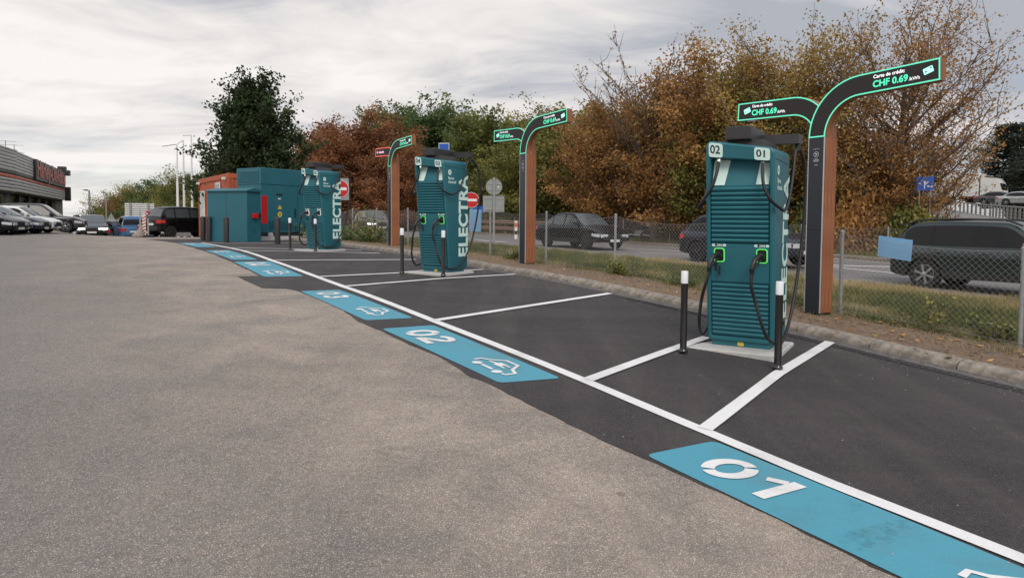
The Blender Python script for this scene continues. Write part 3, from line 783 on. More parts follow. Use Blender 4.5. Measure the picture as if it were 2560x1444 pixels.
    c1 = MB(); c1.tube(spl([(.255, .045, ft(.255)), (.262, -.005, 2.02), (.29, -.05, 1.86), (.36, -.03, 1.71), (.44, .08, 1.62), (.462, .235, 1.60), (.465, .42, 1.70), (.468, .60, 1.98), (.47, .72, 2.28), (.476, .79, 2.35)]), cr, 10)
    part('charging_cable', c1, M_RUBBER, t, smooth=60)
    c2 = MB(); x0 = .245; a = Vector(K(x0+.01, 1.075, 0)) + Vector((-.062, -.206, -.18))
    c2.tube(spl([a, a+Vector((-.005, -.01, -.14)), (x0-.02, -.04, .58), (x0+.05, -.05, .36), (.36, .0, .17), (.43, .16, .085), (.445, .36, .09), (.46, .58, .22), (.48, .82, .55), (.51, 1.0, 1.1), (.53, 1.09, 1.7), (.52, 1.04, 2.15), (.485, .85, 2.36)]), cr, 10)
    part('charging_cable', c2, M_RUBBER, t, smooth=60)
    c3 = MB(); c3.tube(spl([(-.235, .045, ft(-.235)), (-.245, -.01, 2.02), (-.29, -.05, 1.85), (-.40, -.03, 1.69), (-.47, .06, 1.62), (-.475, .22, 1.68), (-.43, .5, 2.0), (-.36, .72, 2.3), (-.2, .74, 2.4)]), cr, 10)
    part('charging_cable', c3, M_RUBBER, t, smooth=60)
    c4 = MB(); x0 = -.235; a = Vector(K(x0+.01, 1.075, 0)) + Vector((-.062, -.206, -.18))
    c4.tube(spl([a, a+Vector((-.03, -.02, -.14)), (-.37, -.06, .58), (-.40, -.04, .36), (-.415, .04, .20), (-.42, .18, .13), (-.425, .5, .3), (-.425, .8, .9), (-.41, .9, 1.6), (-.3, .82, 2.3), (-.15, .74, 2.42)]), cr, 10)
    part('charging_cable', c4, M_RUBBER, t, smooth=60)
    hd = MB(); hd.tube([(.478, .81, KH+.06), (.478, .80, KH-.03)], .03, 10); part('cable_clamp', hd, M_BLACK, t, smooth=50)
    return t
def kiosk_at(px, py, depth):
    p = at(px, py, depth); return p
for ca, cb, px, py, dep, lab, red in (
        ('02', '01', 1836, 875, 7.94, 'nearest teal kiosk, numbered 02 and 01, on a pale concrete plinth', False),
        ('04', '03', 1070, 681, 14.35, 'middle teal kiosk, numbered 04 and 03, with a blue board behind it', False),
        ('06', '05', 775, 624, 20.4, 'farthest teal kiosk, numbered 06 and 05, in front of the tall teal transformer box', True)):
    p = at(px, py, dep); make_kiosk(ca, cb, lab, (p.x, p.y, p.z), 0, red)

# ------------------------------------------------------------------ slim bollards
M_BOLW = mat('white_reflective_sleeve', (.74, .75, .77), .35)
M_GLBLK = mat('gloss_black_paint', (.006, .006, .007), .18, coat=.4)
def make_bollard(label, loc):
    t = thing('bollard', label, 'bollard', loc, random.uniform(0, 6), 'slim black bollards with white tops guarding the kiosks')
    mb = MB(); mb.lathe([(.052, 0), (.055, .012), (.042, .03), (.0385, .05), (.0385, .775)], 20); part('post', mb, M_GLBLK, t, smooth=40)
    mb = MB(); mb.lathe([(.0398, .775), (.0398, .905), (.036, .913), (.0, .915)], 20); part('white_sleeve', mb, M_BOLW, t, smooth=40)
    return t
B0 = None
for px, py, dep, lab in ((1944, 920, 7.28, 'slim bollard right of the 01 kiosk front, nearest of all'), (1708, 879, 7.83, 'black bollard with white top standing before the 02 side of the nearest kiosk'),
                    (1108, 690, 14.0, 'slim bollard in front of the 03 side of the middle kiosk'), (1005, 683, 14.15, 'black bollard with white top left of the middle kiosk'),
                    (788.5, 628, 19.8, 'slim bollard in front of the 05 side of the farthest kiosk'), (725, 624, 20.2, 'black bollard with white top left of the farthest kiosk, before the transformer box')):
    p = at(px, py, dep); z = gz(p.x, p.y)+.004
    print('bollard', px, round(p.z-z, 3))
    if B0 is None: B0 = make_bollard(lab, (p.x, p.y, p.z))
    else: dup(B0, (p.x, p.y, p.z), label=lab)

# ------------------------------------------------------------------ price totems: two curved arms on a wood-clad pillar
def wood_mat():
    m, nt, N, L, b = nodes_mat('cedar_cladding')
    tc = N.new('ShaderNodeTexCoord'); mp = N.new('ShaderNodeMapping'); mp.inputs['Scale'].default_value = (14, 14, 1.2)
    L.new(tc.outputs['Object'], mp.inputs[0])
    n = tex(N, L, 'noise', mp.outputs[0], Scale=2.4, Detail=8.0, Roughness=.6, Distortion=1.2)
    n2 = tex(N, L, 'noise', tc.outputs['Object'], Scale=1.4, Detail=3.0)
    c = ramp(N, L, n.outputs['Fac'], [(.3, (.175, .058, .023)), (.7, (.36, .135, .054))])
    c = mixc(N, L, 'MULTIPLY', 1.0, c, ramp(N, L, n2.outputs['Fac'], [(.3, (.85,) * 3), (.7, (1.12,) * 3)]))
    L.new(c, b.inputs['Base Color']); b.inputs['Roughness'].default_value = .55
    bp = N.new('ShaderNodeBump'); bp.inputs['Strength'].default_value = .2; bp.inputs['Distance'].default_value = .004
    L.new(n.outputs['Fac'], bp.inputs['Height']); L.new(bp.outputs[0], b.inputs['Normal']); return m
M_WOOD = wood_mat()
M_ALU = mat('brushed_aluminium_edge', (.55, .55, .56), .35, metal=.5)
M_PANEL = mat('anthracite_glass_panel', (.013, .018, .026), .28, spec=.5)
M_SCREEN = mat('led_screen_matte_black', (.018, .015, .013), .6)
M_LED = mat('mint_led_strip', (.1, .6, .4), .4, emit=(.14, .80, .52), estr=.52)
M_LEDR = mat('red_led_strip', (.6, .1, .1), .4, emit=(.85, .10, .085), estr=.9)
M_TXG = mat('green_screen_text', (.1, .6, .4), .5, emit=(.05, .85, .45), estr=.65)
M_TXW = mat('white_screen_text', (.6, .6, .6), .5, emit=(.82, .80, .84), estr=.9)
M_TXP = mat('pink_screen_text', (.6, .4, .45), .5, emit=(.86, .42, .50), estr=.9)
M_CARD = mat('mint_screen_card', (.3, .6, .5), .5, emit=(.32, .86, .70), estr=.9)
STH = R(33)
def arm_path(sgn, reach, zbase, ztop, slope=.03):
    """centre line of an arm in the x-z plane: up, round the bend, out"""
    Rr = ztop-zbase-.145; P = []
    for k in range(15):
        a = (PI/2-slope)*k/14; P.append((sgn*(Rr-Rr*math.cos(a)), zbase+Rr*math.sin(a)))
    x0, z0 = P[-1]; L = reach-abs(x0)
    for k in range(1, 7): P.append((sgn*(abs(x0)+L*k/6), z0+slope*L*k/6))
    return P
def offset_path(P, w0, w1):
    O = []; I = []; n = len(P)
    for i, p in enumerate(P):
        a = P[max(i-1, 0)]; b = P[min(i+1, n-1)]
        if i == 0: d = (0, 1)
        else:
            d = (b[0]-a[0], b[1]-a[1]); l = math.hypot(*d); d = (d[0]/l, d[1]/l)
        w = (w0+(w1-w0)*min(i/14, 1))/2
        O.append((p[0]-d[1]*w, p[1]+d[0]*w)); I.append((p[0]+d[1]*w, p[1]-d[0]*w))
    return O, I
def slab_between(O, I, y0, y1, m, name, parent, smooth=True):
    n = len(O); V = [(x, y0, z) for x, z in O]+[(x, y0, z) for x, z in I]+[(x, y1, z) for x, z in O]+[(x, y1, z) for x, z in I]
    F = []
    for i in range(n-1):
        F += [(i, i+1, n+i+1, n+i), (2*n+i, 3*n+i, 3*n+i+1, 2*n+i+1), (i, 2*n+i, 2*n+i+1, i+1), (n+i, n+i+1, 3*n+i+1, 3*n+i)]
    F += [(0, n, 3*n, 2*n), (n-1, 3*n-1, 4*n-1, 2*n-1)]
    mb = MB(); mb.add(V, F); return part(name, mb, m, parent, smooth=35)
def make_totem(label, loc, left_state='price'):
    t = thing('price_totem', label, 'price display', loc, STH-PI/2, 'two-armed charging price totems along the kerb')
    W, ZB = .265, 2.63; h = W/2
    mb = MB(); mb.box(-h+.01, h-.01, .012, .288, -.12, .04); part('foot', mb, M_BLACK, t)
    mb = MB(); mb.box(-h+.004, h-.004, .012, .292, .04, ZB); core = part('pillar_core', mb, M_CHAR, t)
    # front panels with a joint, aluminium edge strips
    for z0, z1 in ((.04, 1.268), (1.274, ZB-.004)):
        mb = MB(); mb.bbox(-h+.012, h-.016, 0, .0119, z0, z1, .003); part('front_panel', mb, M_PANEL, t)
    for x0, x1 in ((-h, -h+.011), (h-.015, h)):
        mb = MB(); mb.box(x0, x1, -.002, .0118, .04, ZB); part('edge_strip', mb, M_ALU, t)
    # boards down both sides
    pm = MB(); pm.bbox(0, .012, 0, .0905, .042, ZB-.004, .0015); pme = pm.mesh('board', M_WOOD)
    for k in range(3):
        link('board', pme, t, (h-.0035, .0135+k*.0930, 0)); link('board', pme, t, (-h-.0085, .0135+k*.0930, 0))
    # arms: the front one bends right, the rear one left
    for sgn, reach, ztop, y0, y1 in ((1, 1.70, 3.44, 0.0, .142), (-1, 1.56, 3.31, .150, .292)):
        P = arm_path(sgn, reach, ZB, ztop, .035); O, I = offset_path(P, W, .285)
        arm = slab_between(O, I, y0+.008, y1, M_WOOD, 'arm', t)
        state = left_state if sgn < 0 else 'price'
        O2, I2 = offset_path(P, W-.014, .271); slab_between(O2, I2, y0, y0+.0079, M_SCREEN, 'screen', arm)
        # lit border
        led = M_LEDR if state == 'out' else M_LED
        bw = .018; A, B = offset_path(P, W-.004, .281); C, D = offset_path(P, W-.004-2*bw, .281-2*bw)
        n = len(A); mb = MB(); yy = y0-.004
        ex = .02*sgn
        loop_o = A+[(B[-1][0], B[-1][1])]+B[::-1][1:]; 
        # end and foot of the border pulled in by the strip width
        C2 = [(c[0]-(sgn*bw if i == n-1 else 0), c[1]+(bw if i == 0 else 0)) for i, c in enumerate(C)]
        D2 = [(c[0]-(sgn*bw if i == n-1 else 0), c[1]+(bw if i == 0 else 0)) for i, c in enumerate(D)]
        loop_i = C2+[D2[-1]]+D2[::-1][1:]
        m_ = len(loop_o)
        V = [(x, yy, z) for x, z in loop_o]+[(x, yy, z) for x, z in loop_i]+[(x, y0-.0003, z) for x, z in loop_o]+[(x, y0-.0003, z) for x, z in loop_i]
        F = [(i, (i+1) % m_, m_+(i+1) % m_, m_+i) for i in range(m_)]+[(i, 2*m_+i, 2*m_+(i+1) % m_, (i+1) % m_) for i in range(m_)]+[(m_+i, m_+(i+1) % m_, 3*m_+(i+1) % m_, 3*m_+i) for i in range(m_)]
        mb.add(V, F); part('light_border', mb, led, arm, fix=False)
        # lettering on the outer, straight stretch
        ex_, ez = P[-1]; yt = y0-.0022
        def on(u, v, u0, v0, yt=yt, ex_=ex_, ez=ez, sgn=sgn):
            x = u0+u; return (x, yt, ez+(abs(x)-abs(ex_))*.035+v0+v)
        if sgn > 0:
            text_part('lettering', 'Carte de crédit:', .066, M_TXW, arm, lambda u, v: on(u, v, .83, .068), offset=.0012, align='LEFT')
            text_part('lettering', 'CHF 0.69', .122, M_TXG, arm, lambda u, v: on(u, v, .825, -.035), offset=.0035, align='LEFT')
            text_part('lettering', '/kWh', .062, M_TXW, arm, lambda u, v: on(u, v, 1.312, -.058), offset=.0005, align='LEFT')
            cx_ = 1.555
        elif state == 'price':
            text_part('lettering', 'Carte de crédit:', .060, M_TXW, arm, lambda u, v: on(u, v, -1.28, .072), offset=.0012, align='LEFT')
            text_part('lettering', 'CHF 0.69', .122, M_TXG, arm, lambda u, v: on(u, v, -1.285, -.035), offset=.0035, align='LEFT')
            text_part('lettering', '/kWh', .062, M_TXW, arm, lambda u, v: on(u, v, -.80, -.058), offset=.0005, align='LEFT')
            cx_ = -1.375
        else:
            text_part('lettering', '06 - Indisponible', .105, M_TXP, arm, lambda u, v: on(u, v, -1.45, .0), offset=.003, align='LEFT', sx=.88); cx_ = None
        if cx_ is not None:
            mb = MB(); P4 = rrect(-.062, .062, -.040, .040, .010, 3); rot = R(18)
            mb.poly([(cx_+(a*math.cos(rot)-b*math.sin(rot)), yt, P[-1][1]+(abs(cx_)-abs(P[-1][0]))*.035+.01+(a*math.sin(rot)+b*math.cos(rot))) for a, b in P4])
            cd = part('card_symbol', mb, M_CARD, arm, fix=False)
            mb = MB()
            for (a0, b0, w_, h_) in ((-.045, -.016, .024, .018), (.03, .008, .018, .02)):
                mb.poly([(cx_+(a*math.cos(rot)-b*math.sin(rot)), yt-.0012, P[-1][1]+(abs(cx_)-abs(P[-1][0]))*.035+.01+(a*math.sin(rot)+b*math.cos(rot))) for a, b in ((a0, b0), (a0+w_, b0), (a0+w_, b0+h_), (a0, b0+h_))])
            part('card_chip', mb, M_PANEL, cd, fix=False)
        if sgn < 0:
            mb = MB(); mb.lathe([(.036, 0), (.036, -.02), (.03, -.035), (.0, -.045)], 14, c=(-reach+.13, y0+.07, P[-1][1]-.148)); part('camera_dome', mb, M_BLACK, arm, smooth=40)
            mb = MB(); mb.box(-reach+.10, -reach+.34, y0+.045, y0+.1, P[-1][1]-.166, P[-1][1]-.148); part('camera_bracket', mb, M_ALU, arm)
    # video notice on the pillar
    def f(u, v, y=-.0012): return (.0+u, y, 2.38+v)
    mb = MB(); oo = [(.042*math.cos(a), .042*math.sin(a)) for a in np.linspace(0, 2*PI, 25)[:-1]]; ii = [(x*.86, z*.86) for x, z in oo]; n = 24
    mb.add([f(*p) for p in oo]+[f(*p) for p in ii], [(k, (k+1) % n, n+(k+1) % n, n+k) for k in range(n)])
    mb.poly([f(-.024, .012), f(-.018, .024), f(.022, .010), f(.014, -.008)]); mb.poly([f(-.004, -.004), f(.006, -.008), f(-.002, -.026), f(-.012, -.022)])
    part('camera_symbol', mb, mat('grey_print', (.55, .57, .6), .6), t, fix=False)
    mb = MB()
    for k, w_ in enumerate((.05, .028, .045, .05, .036)):
        z = (.075, -.068, -.082, -.094, -.106)[k]; mb.poly([f(-w_, z), f(w_, z), f(w_, z+.005), f(-w_, z+.005)])
    for k in range(3): mb.poly([f(-.02+k*.016, -.165+.012*(k % 2)), f(-.01+k*.016, -.165+.012*(k % 2)), f(-.01+k*.016, -.148), f(-.02+k*.016, -.148)])
    part('small_print', mb, MATS['grey_print'], t, fix=False)
    return t
T1 = None
for px, py, dep, lab, st_ in ((2029, 787, 10.4, 'large wood-clad price totem beside the nearest kiosk, both arms green', 'price'),
                         (1305, 661, 16.7, 'middle wood-clad price totem, both arms green, in front of the black SUV', 'price'),
                         (974, 617, 23.0, 'farthest wood-clad price totem, its left arm lit red and reading Indisponible', 'out')):
    p = at(px, py, dep); z = gz(p.x, p.y)
    print('totem', px, round(p.z-z, 3)); make_totem(lab, (p.x, p.y, p.z), st_)
# ------------------------------------------------------------------ electrical cabinets and container
M_TEALF = mat('teal_cabinet_paint', (.014, .112, .148), .45, noise=.06, nscale=2, dirt=((.045, .10, .115), .45), dscale=2.2)
M_ORANGE = mat('orange_container_paint', (.40, .085, .032), .55, noise=.12, nscale=3, dirt=((.20, .07, .04), .6), dscale=2.5)
M_WPAINT = mat('white_painted_metal', (.62, .62, .60), .5, noise=.06, nscale=4)
M_RED = mat('red_enamel', (.45, .012, .014), .4)
M_DKPLAS = mat('dark_plastic_bollard', (.018, .018, .02), .55)
def box_thing_parts(): pass
p = at(618, 604, 26.4); C1 = thing('electrical_cabinet', 'teal electrical cabinet with a low pitched roof and red fittings on its right side', 'electrical cabinet', (p.x, p.y, gz(p.x, p.y)-.02), R(68)-PI/2)
mb = MB(); mb.bbox(-1.95, 0, 0, .74, 0, 1.93, .01); part('body', mb, M_TEALF, C1)
mb = MB(); mb.bbox(-1.97, .015, -.015, .0-.0005+.0, .0, .42, .006); part('base_panel', mb, M_TEALF, C1)
mb = MB(); mb.prism([(-.06, 1.93), (-.06, 1.97), (.37, 2.075), (.80, 1.97), (.80, 1.93)], lambda y, z: (-2.02, y, z), lambda y, z: (.06, y, z)); part('roof', mb, M_TEALF, C1)
for x in (-1.0,):
    mb = MB(); mb.box(x-.004, x+.004, -.004, -.0003, .43, 1.9); part('door_seam', mb, M_INK, C1)
mb = MB(); mb.bbox(-1.07, -1.03, -.04, 0, .55, .82, .004); part('door_handle', mb, M_BLACK, C1)
mb = MB(); mb.bbox(.0005, .10, .26, .52, .93, 1.11, .01); part('red_box', mb, M_RED, C1)
mb = MB(); mb.bbox(.0005, .06, .58, .70, .95, 1.12, .01); part('black_lock', mb, M_BLACK, C1)
for k in range(5):
    mb = MB(); mb.box(.001, .006, .30, .48, .36+k*.035, .38+k*.035); part('vent_slat', mb, M_TEALF, C1)
mb = MB(); mb.bbox(.02, .05, .745, 1.06, .72, 1.80, .005); part('red_panel', mb, M_RED, C1)
p = at(653, 600, 28.4); C2 = thing('transformer_box', 'tall teal transformer box with warning stickers on a concrete base', 'transformer', (p.x, p.y, gz(p.x, p.y)), R(57)-PI/2)
mb = MB(); mb.bbox(-1.6, .15, -.1, 4.4, -.3, .16, .01); part('concrete_base', mb, M_PLINTH, C2)
mb = MB(); mb.box(-1.48, -.04, .04, 4.2, .16, .32); part('dark_plinth', mb, M_CHAR, C2)
mb = MB(); mb.bbox(-1.54, 0, 0, 4.25, .32, 2.28, .012); part('body', mb, M_TEALF, C2)
mb = MB(); mb.bbox(-1.55, .01, -.01, 4.26, 2.292, 2.95, .015); part('upper_section', mb, M_TEALF, C2)
mb = MB(); mb.box(-1.45, -.10, -.022, -.0105, 2.36, 2.85); lv = part('louvre_frame', mb, M_TEALF, C2)
for k in range(11):
    mb = MB(); mb.add([(-1.41, -.024, 2.39+k*.041), (-.14, -.024, 2.39+k*.041), (-.14, -.04, 2.40+k*.041), (-1.41, -.04, 2.40+k*.041), (-1.41, -.0225, 2.425+k*.041), (-.14, -.0225, 2.425+k*.041)], [(0, 1, 2, 3), (3, 2, 5, 4)])
    part('slat', mb, M_TEALF, lv, fix=False)
for y in (1.86, 3.3):
    mb = MB(); mb.box(-.001, .004, y-.008, y+.008, .34, 2.9); part('door_seam', mb, M_INK, C2)
mb = MB(); mb.bbox(.0005, .035, 1.68, 1.74, .95, 1.32, .005); part('door_handle', mb, M_BLACK, C2)
mb = MB(); mb.bbox(.0005, .02, .76, 1.06, 1.87, 1.92, .003); part('black_plate', mb, M_BLACK, C2)
mb = MB(); mb.bbox(.0005, .012, .84, .98, 1.69, 1.74, .003); part('white_plate', mb, M_WPAINT, C2)
mb = MB(); mb.poly([(.003, .82, 1.29), (.003, 1.04, 1.29), (.003, .93, 1.47)]); part('warning_triangle', mb, M_YEL, C2, fix=False)
mb = MB(); mb.poly([(.003, .93+.11*math.cos(a), 1.07+.11*math.sin(a)) for a in np.linspace(0, 2*PI, 17)[:-1]]); wt = part('warning_disc', mb, M_YEL, C2, fix=False)
mb = MB(); mb.poly([(.005, .93+.04*math.cos(a), 1.07+.04*math.sin(a)) for a in np.linspace(0, 2*PI, 13)[:-1]]); part('warning_dot', mb, M_BLACK, wt, fix=False)
mb = MB(); mb.add([(.005, .915, 1.44), (.005, .945, 1.37), (.005, .925, 1.37), (.005, .94, 1.31), (.005, .9, 1.39), (.005, .92, 1.39)], [(0, 1, 2, 3, 4, 5)]); part('warning_bolt', mb, M_BLACK, wt, fix=False)
for y0 in (.38, 2.15):
    mb = MB(); mb.box(.0005, .010, y0, y0+1.2, .44, .80); g = part('vent_grille', mb, mat('teal_grille', (.010, .075, .10), .6), C2)
    for k in range(7):
        mb = MB(); mb.box(.0102, .02, y0+.04, y0+1.16, .465+k*.046, .482+k*.046); part('slat', mb, M_TEALF, g)
for y in (.3, 2.1):
    mb = MB(); mb.bbox(-.0, .12, y, y+.22, .17, .31, .03); part('grey_lug', mb, M_PLINTH, C2)
# orange container
p = at(570, 598, 30.2); C3 = thing('container', 'orange site container with a white door behind the teal cabinet', 'container', (p.x, p.y, gz(p.x, p.y)), R(35)-PI/2)
Lc, Wc, Hc = 6.06, 2.44, 2.84
mb = MB(); V = []; F = []; n = 44
for i in range(n+1):
    d = .0 if (i // 2) % 2 == 0 else .035; x = -Lc+.15+(Lc-.3)*i/n
    V += [(x, .03+d, .18), (x, .03+d, Hc-.2)]
mb.add(V, [(2*i, 2*i+2, 2*i+3, 2*i+1) for i in range(n)]); part('corrugated_wall', mb, M_ORANGE, C3)
mb = MB(); mb.box(-Lc+.05, -.05, .08, Wc-.08, .1, Hc-.06); part('inner_walls', mb, M_ORANGE, C3)
for x0, x1, y0, y1 in ((-Lc, -Lc+.14, 0, .14), (-.14, 0, 0, .14), (-.14, 0, Wc-.14, Wc), (-Lc, -Lc+.14, Wc-.14, Wc)):
    mb = MB(); mb.bbox(x0, x1, y0, y1, 0, Hc, .01); part('corner_post', mb, M_ORANGE, C3)
for z0, z1 in ((.0, .16), (Hc-.22, Hc-.01)):
    mb = MB(); mb.box(-Lc+.141, -.141, .004, .136, z0, z1); part('side_rail', mb, M_ORANGE, C3)
    mb = MB(); mb.box(-.136, -.004, .141, Wc-.141, z0, z1); part('end_rail', mb, M_ORANGE, C3)
mb = MB(); mb.box(-Lc+.02, -.02, .02, Wc-.02, Hc-.05, Hc-.012); part('roof', mb, M_ORANGE, C3)
V = []; n = 18
for i in range(n+1):
    d = .0 if (i // 2) % 2 == 0 else .035; y = .15+(Wc-.3)*i/n; V += [(-.03-d, y, .17), (-.03-d, y, Hc-.23)]
mb = MB(); mb.add(V, [(2*i, 2*i+2, 2*i+3, 2*i+1) for i in range(n)]); part('corrugated_end_wall', mb, M_ORANGE, C3)
mb = MB(); mb.bbox(-Lc+.45, -Lc+1.45, -.02, .025, .16, 2.22, .01); d_ = part('door', mb, M_WPAINT, C3)
mb = MB(); mb.bbox(-2.3, -1.4, -.015, .025, 1.5, 2.5, .01); w_ = part('window_frame', mb, M_WPAINT, C3)
mb = MB(); mb.box(-2.22, -1.48, -.02, -.0155, 1.58, 2.42); part('shutter', mb, mat('grey_shutter', (.38, .37, .35), .6), w_)
for x in (-Lc+.25, -.45):
    mb = MB(); mb.bbox(x, x+.16, -.14, -.001, Hc-.28, Hc-.17, .01); part('lamp', mb, M_WPAINT, C3)
# thick dark bollards round the cabinets
D0 = None
for px, py, dep, lab in ((566, 603, 25.4, 'thick dark bollard in the middle of the front of the low teal cabinet'), (694, 607, 24.9, 'thick dark bollard before the tall transformer box'),
                         (523, 601, 27.0, 'thick dark bollard left of the low teal cabinet, right one of a pair'), (508, 601, 27.6, 'thick dark bollard by the orange container, leftmost of the four')):
    p = at(px, py, dep); z = gz(p.x, p.y)
    if D0 is None:
        D0 = thing('protection_bollard', lab, 'bollard', (p.x, p.y, z), 0, 'thick dark bollards round the cabinets')
        mb = MB(); mb.lathe([(.098, 0), (.098, .90), (.085, .93), (.06, .95), (0, .955)], 18); part('post', mb, M_DKPLAS, D0, smooth=40)
        mb = MB(); mb.lathe([(.099, .86), (.101, .865), (.101, .885), (.099, .89)], 18); part('collar', mb, M_CHAR, D0, smooth=40)
    else: dup(D0, (p.x, p.y, z), label=lab)

# ------------------------------------------------------------------ chain link fences
M_WIRE = mat('galvanised_wire', (.40, .40, .39), .5, metal=.3)
def fence(label, posts, t_, H, spacing, wr, sag, lean=0.0):
    """posts: list of s; the fence is one thing"""
    s0, s1 = posts[0], posts[-1]
    f = thing('chain_link_fence', label, 'fence', (0, 0, 0))
    def P(s, h, d=0.0):
        x, y = xy(s, t_+d); return (x, y, gz(x, y)+.07+h)
    for s in posts:
        if abs(s-round(s)) < 9:
            x, y = xy(s, t_); mb = MB(); mb.tube([(0, 0, -.15), (0, 0, H*.5), (0, 0, H)], .028, 10); mb.lathe([(.03, H), (.034, H+.01), (.03, H+.03), (0, H+.042)], 10)
            part('post', mb, M_STEEL, f, smooth=50, loc=(x, y, gz(x, y)+.06), rot=(random.uniform(-.012, .012), random.uniform(-.012, .012), 0))
    ps = np.array(posts)
    def top(s):
        i = int(np.clip(np.searchsorted(ps, s)-1, 0, len(ps)-2)); u = (s-ps[i])/(ps[i+1]-ps[i])
        return H-.03-sag*4*u*(1-u)*(0.6+.8*abs(math.sin(i*2.3)))
    V = []; F = []
    def wire(pts, r):
        b = len(V); n = 3
        for p in pts:
            for k in range(3):
                a = 2*PI*k/3+.3; V.append((p[0]+r*math.cos(a)*B_DIR[0], p[1]+r*math.cos(a)*B_DIR[1], p[2]+r*math.sin(a)))
        for i in range(len(pts)-1):
            for k in range(3): F.append((b+i*3+k, b+i*3+(k+1) % 3, b+(i+1)*3+(k+1) % 3, b+(i+1)*3+k))
    nseg = 4
    s = s0-H
    while s < s1:
        for dr_ in (1, -1):
            pts = []
            for k in range(nseg+1):
                h = k/nseg; ss = s + (h if dr_ > 0 else 1-h)*H*.95
                if ss < s0 or ss > s1: continue
                pts.append(P(ss, .02+h*(top(ss)-.02), (.006 if dr_ > 0 else -.006)-.03))
            if len(pts) > 1: wire(pts, wr)
        s += spacing
    me = np_mesh('wire_mesh', np.array(V), np.array(F), M_WIRE); o = link('wire_mesh', me, f); o['kind'] = 'stuff'
    for hh, nm in ((None, 'top_wire'), (.06, 'bottom_wire')):
        V.clear(); F.clear(); wire([P(s, top(s) if hh is None else hh, -.03) for s in np.arange(s0, s1, .25)], wr*1.6)
        link(nm, np_mesh(nm, np.array(V), np.array(F), M_WIRE), f)
    return f
fence('near chain link fence with grey steel posts running along the verge', [-4.0, -1.4, 1.2, 3.75, 6.15, 8.7, 11.3, 13.8, 16.4, 19.0, 21.7, 24.4, 26.9, 29.5, 32.1, 34.7, 37.3, 40], 10.1, 1.24, .085, .0019, .07)
fence('far chain link fence across the road before the autumn trees', [5.5, 9.9, 14.4, 18.1, 21.9, 25.7, 29.2, 32.8, 36.5, 40.2], 26.7, 1.2, .10, .0024, .05)
# blue boards hung on the near fence
M_BLUEB = mat('light_blue_board', (.20, .42, .66), .5, noise=.06, nscale=3)
def board(label, s0, s1, h0, h1, tl):
    a = gst(s0, 10.13); b = gst(s1, 10.13); V = []
    # leaning slightly, thin sheet with thickness
    P = [(a[0], a[1], a[2]+h0+tl), (b[0], b[1], b[2]+h0), (b[0]+.015, b[1], b[2]+h1), (a[0]+.015, a[1], a[2]+h1+tl)]
    mb = MB(); off = (B_DIR[0]*-.012, B_DIR[1]*-.012, 0)
    mb.add(P+[(p[0]+off[0], p[1]+off[1], p[2]) for p in P], [(0, 1, 2, 3), (4, 7, 6, 5), (0, 4, 5, 1), (1, 5, 6, 2), (2, 6, 7, 3), (3, 7, 4, 0)])
    o = link('blue_board', mb.mesh('blue_board', M_BLUEB)); tag(o, label, 'board', 'light blue boards tied to the near fence')
    return o
board('light blue board on the fence just behind the green SUV', 5.13, 5.61, 1.0, 1.30, -.02)
board('light blue board on the fence half hidden by the middle kiosk', 16.95, 17.6, .67, 1.30, 0)

# ------------------------------------------------------------------ guard rails
M_RUSTW = mat('weathered_brown_rail', (.20, .125, .085), .8, noise=.2, nscale=5)
def guard_rail(label, s0, s1, t_, m, zz, planks=1, sp=2.2, hh=.22):
    g = thing('guard_rail', label, 'guard rail', (0, 0, 0))
    for s in np.arange(s0, s1+.1, sp):
        x, y, z = gst(s, t_+.08); mb = MB(); mb.box(x-.07, x+.07, y-.07, y+.07, z-.2, z+zz[-1]+.1); part('post', mb, m, g)
    for z0 in zz:
        for d in (0,):
            V = []; S = np.arange(s0-.3, s1+.4, 1.0); prof = [(0, -hh/2), (-.05, -hh/4), (-.02, 0), (-.05, hh/4), (0, hh/2), (.04, hh/2), (.04, -hh/2)]; k = len(prof)
            for s in S:
                for dt, dz in prof: q = gst(s, t_+dt); V.append((q[0], q[1], q[2]+z0+dz))
            mb = MB(); mb.add(V, [(i*k+j, i*k+(j+1) % k, (i+1)*k+(j+1) % k, (i+1)*k+j) for i in range(len(S)-1) for j in range(k)]+[tuple(range(k)), tuple(range((len(S)-1)*k, len(S)*k))]); part('rail', mb, m, g)
    return g
guard_rail('brown double guard rail across the road behind the chain link fence', 33, 52, 25.9, M_RUSTW, (.52, .95), sp=2.4, hh=.26)
guard_rail('grey steel guard rail across the road behind the farthest totem', 54, 100, 25.9, M_STEEL, (.70,), sp=4.0, hh=.32)

# ------------------------------------------------------------------ road markings (seen in perspective on the road)
structure('road_edge_line', ribbon('road_edge_line', M_ROADW, [xy(s, 17.35) for s in np.arange(-10, 120, 2.)], .14, .022))
structure('far_edge_line', ribbon('far_edge_line', M_ROADW, [xy(s, 25.2) for s in np.arange(-10, 120, 2.)], .14, .022))
LM = [((2085, 659), (2180, 641), (2270, 671)), ]
def rp(px, py):
    d = ray(px, py); z0 = None
    y = 5.0
    while y < 120:
        k = y/d.y
        if CAMZ+d.z*k < gz(d.x*k, y)+.012: return np.array((d.x*k, y))
        y += .03
    return np.array((d.x*120/d.y, 120))
for a, b, w in (((2078, 664), (2240, 668), .30), ((2078, 668), (2268, 687), .22), ((1745, 630), (1560, 622), .20), ((1400, 612), (1300, 607), .2), ((1740, 638), (1600, 632), .12), ((1190, 600), (1265, 606), .35), ((1055, 590), (1190, 597), .16)):
    structure('lane_marking', ribbon('lane_marking', M_ROADW, [rp(*a), rp(*b)], w, .026))
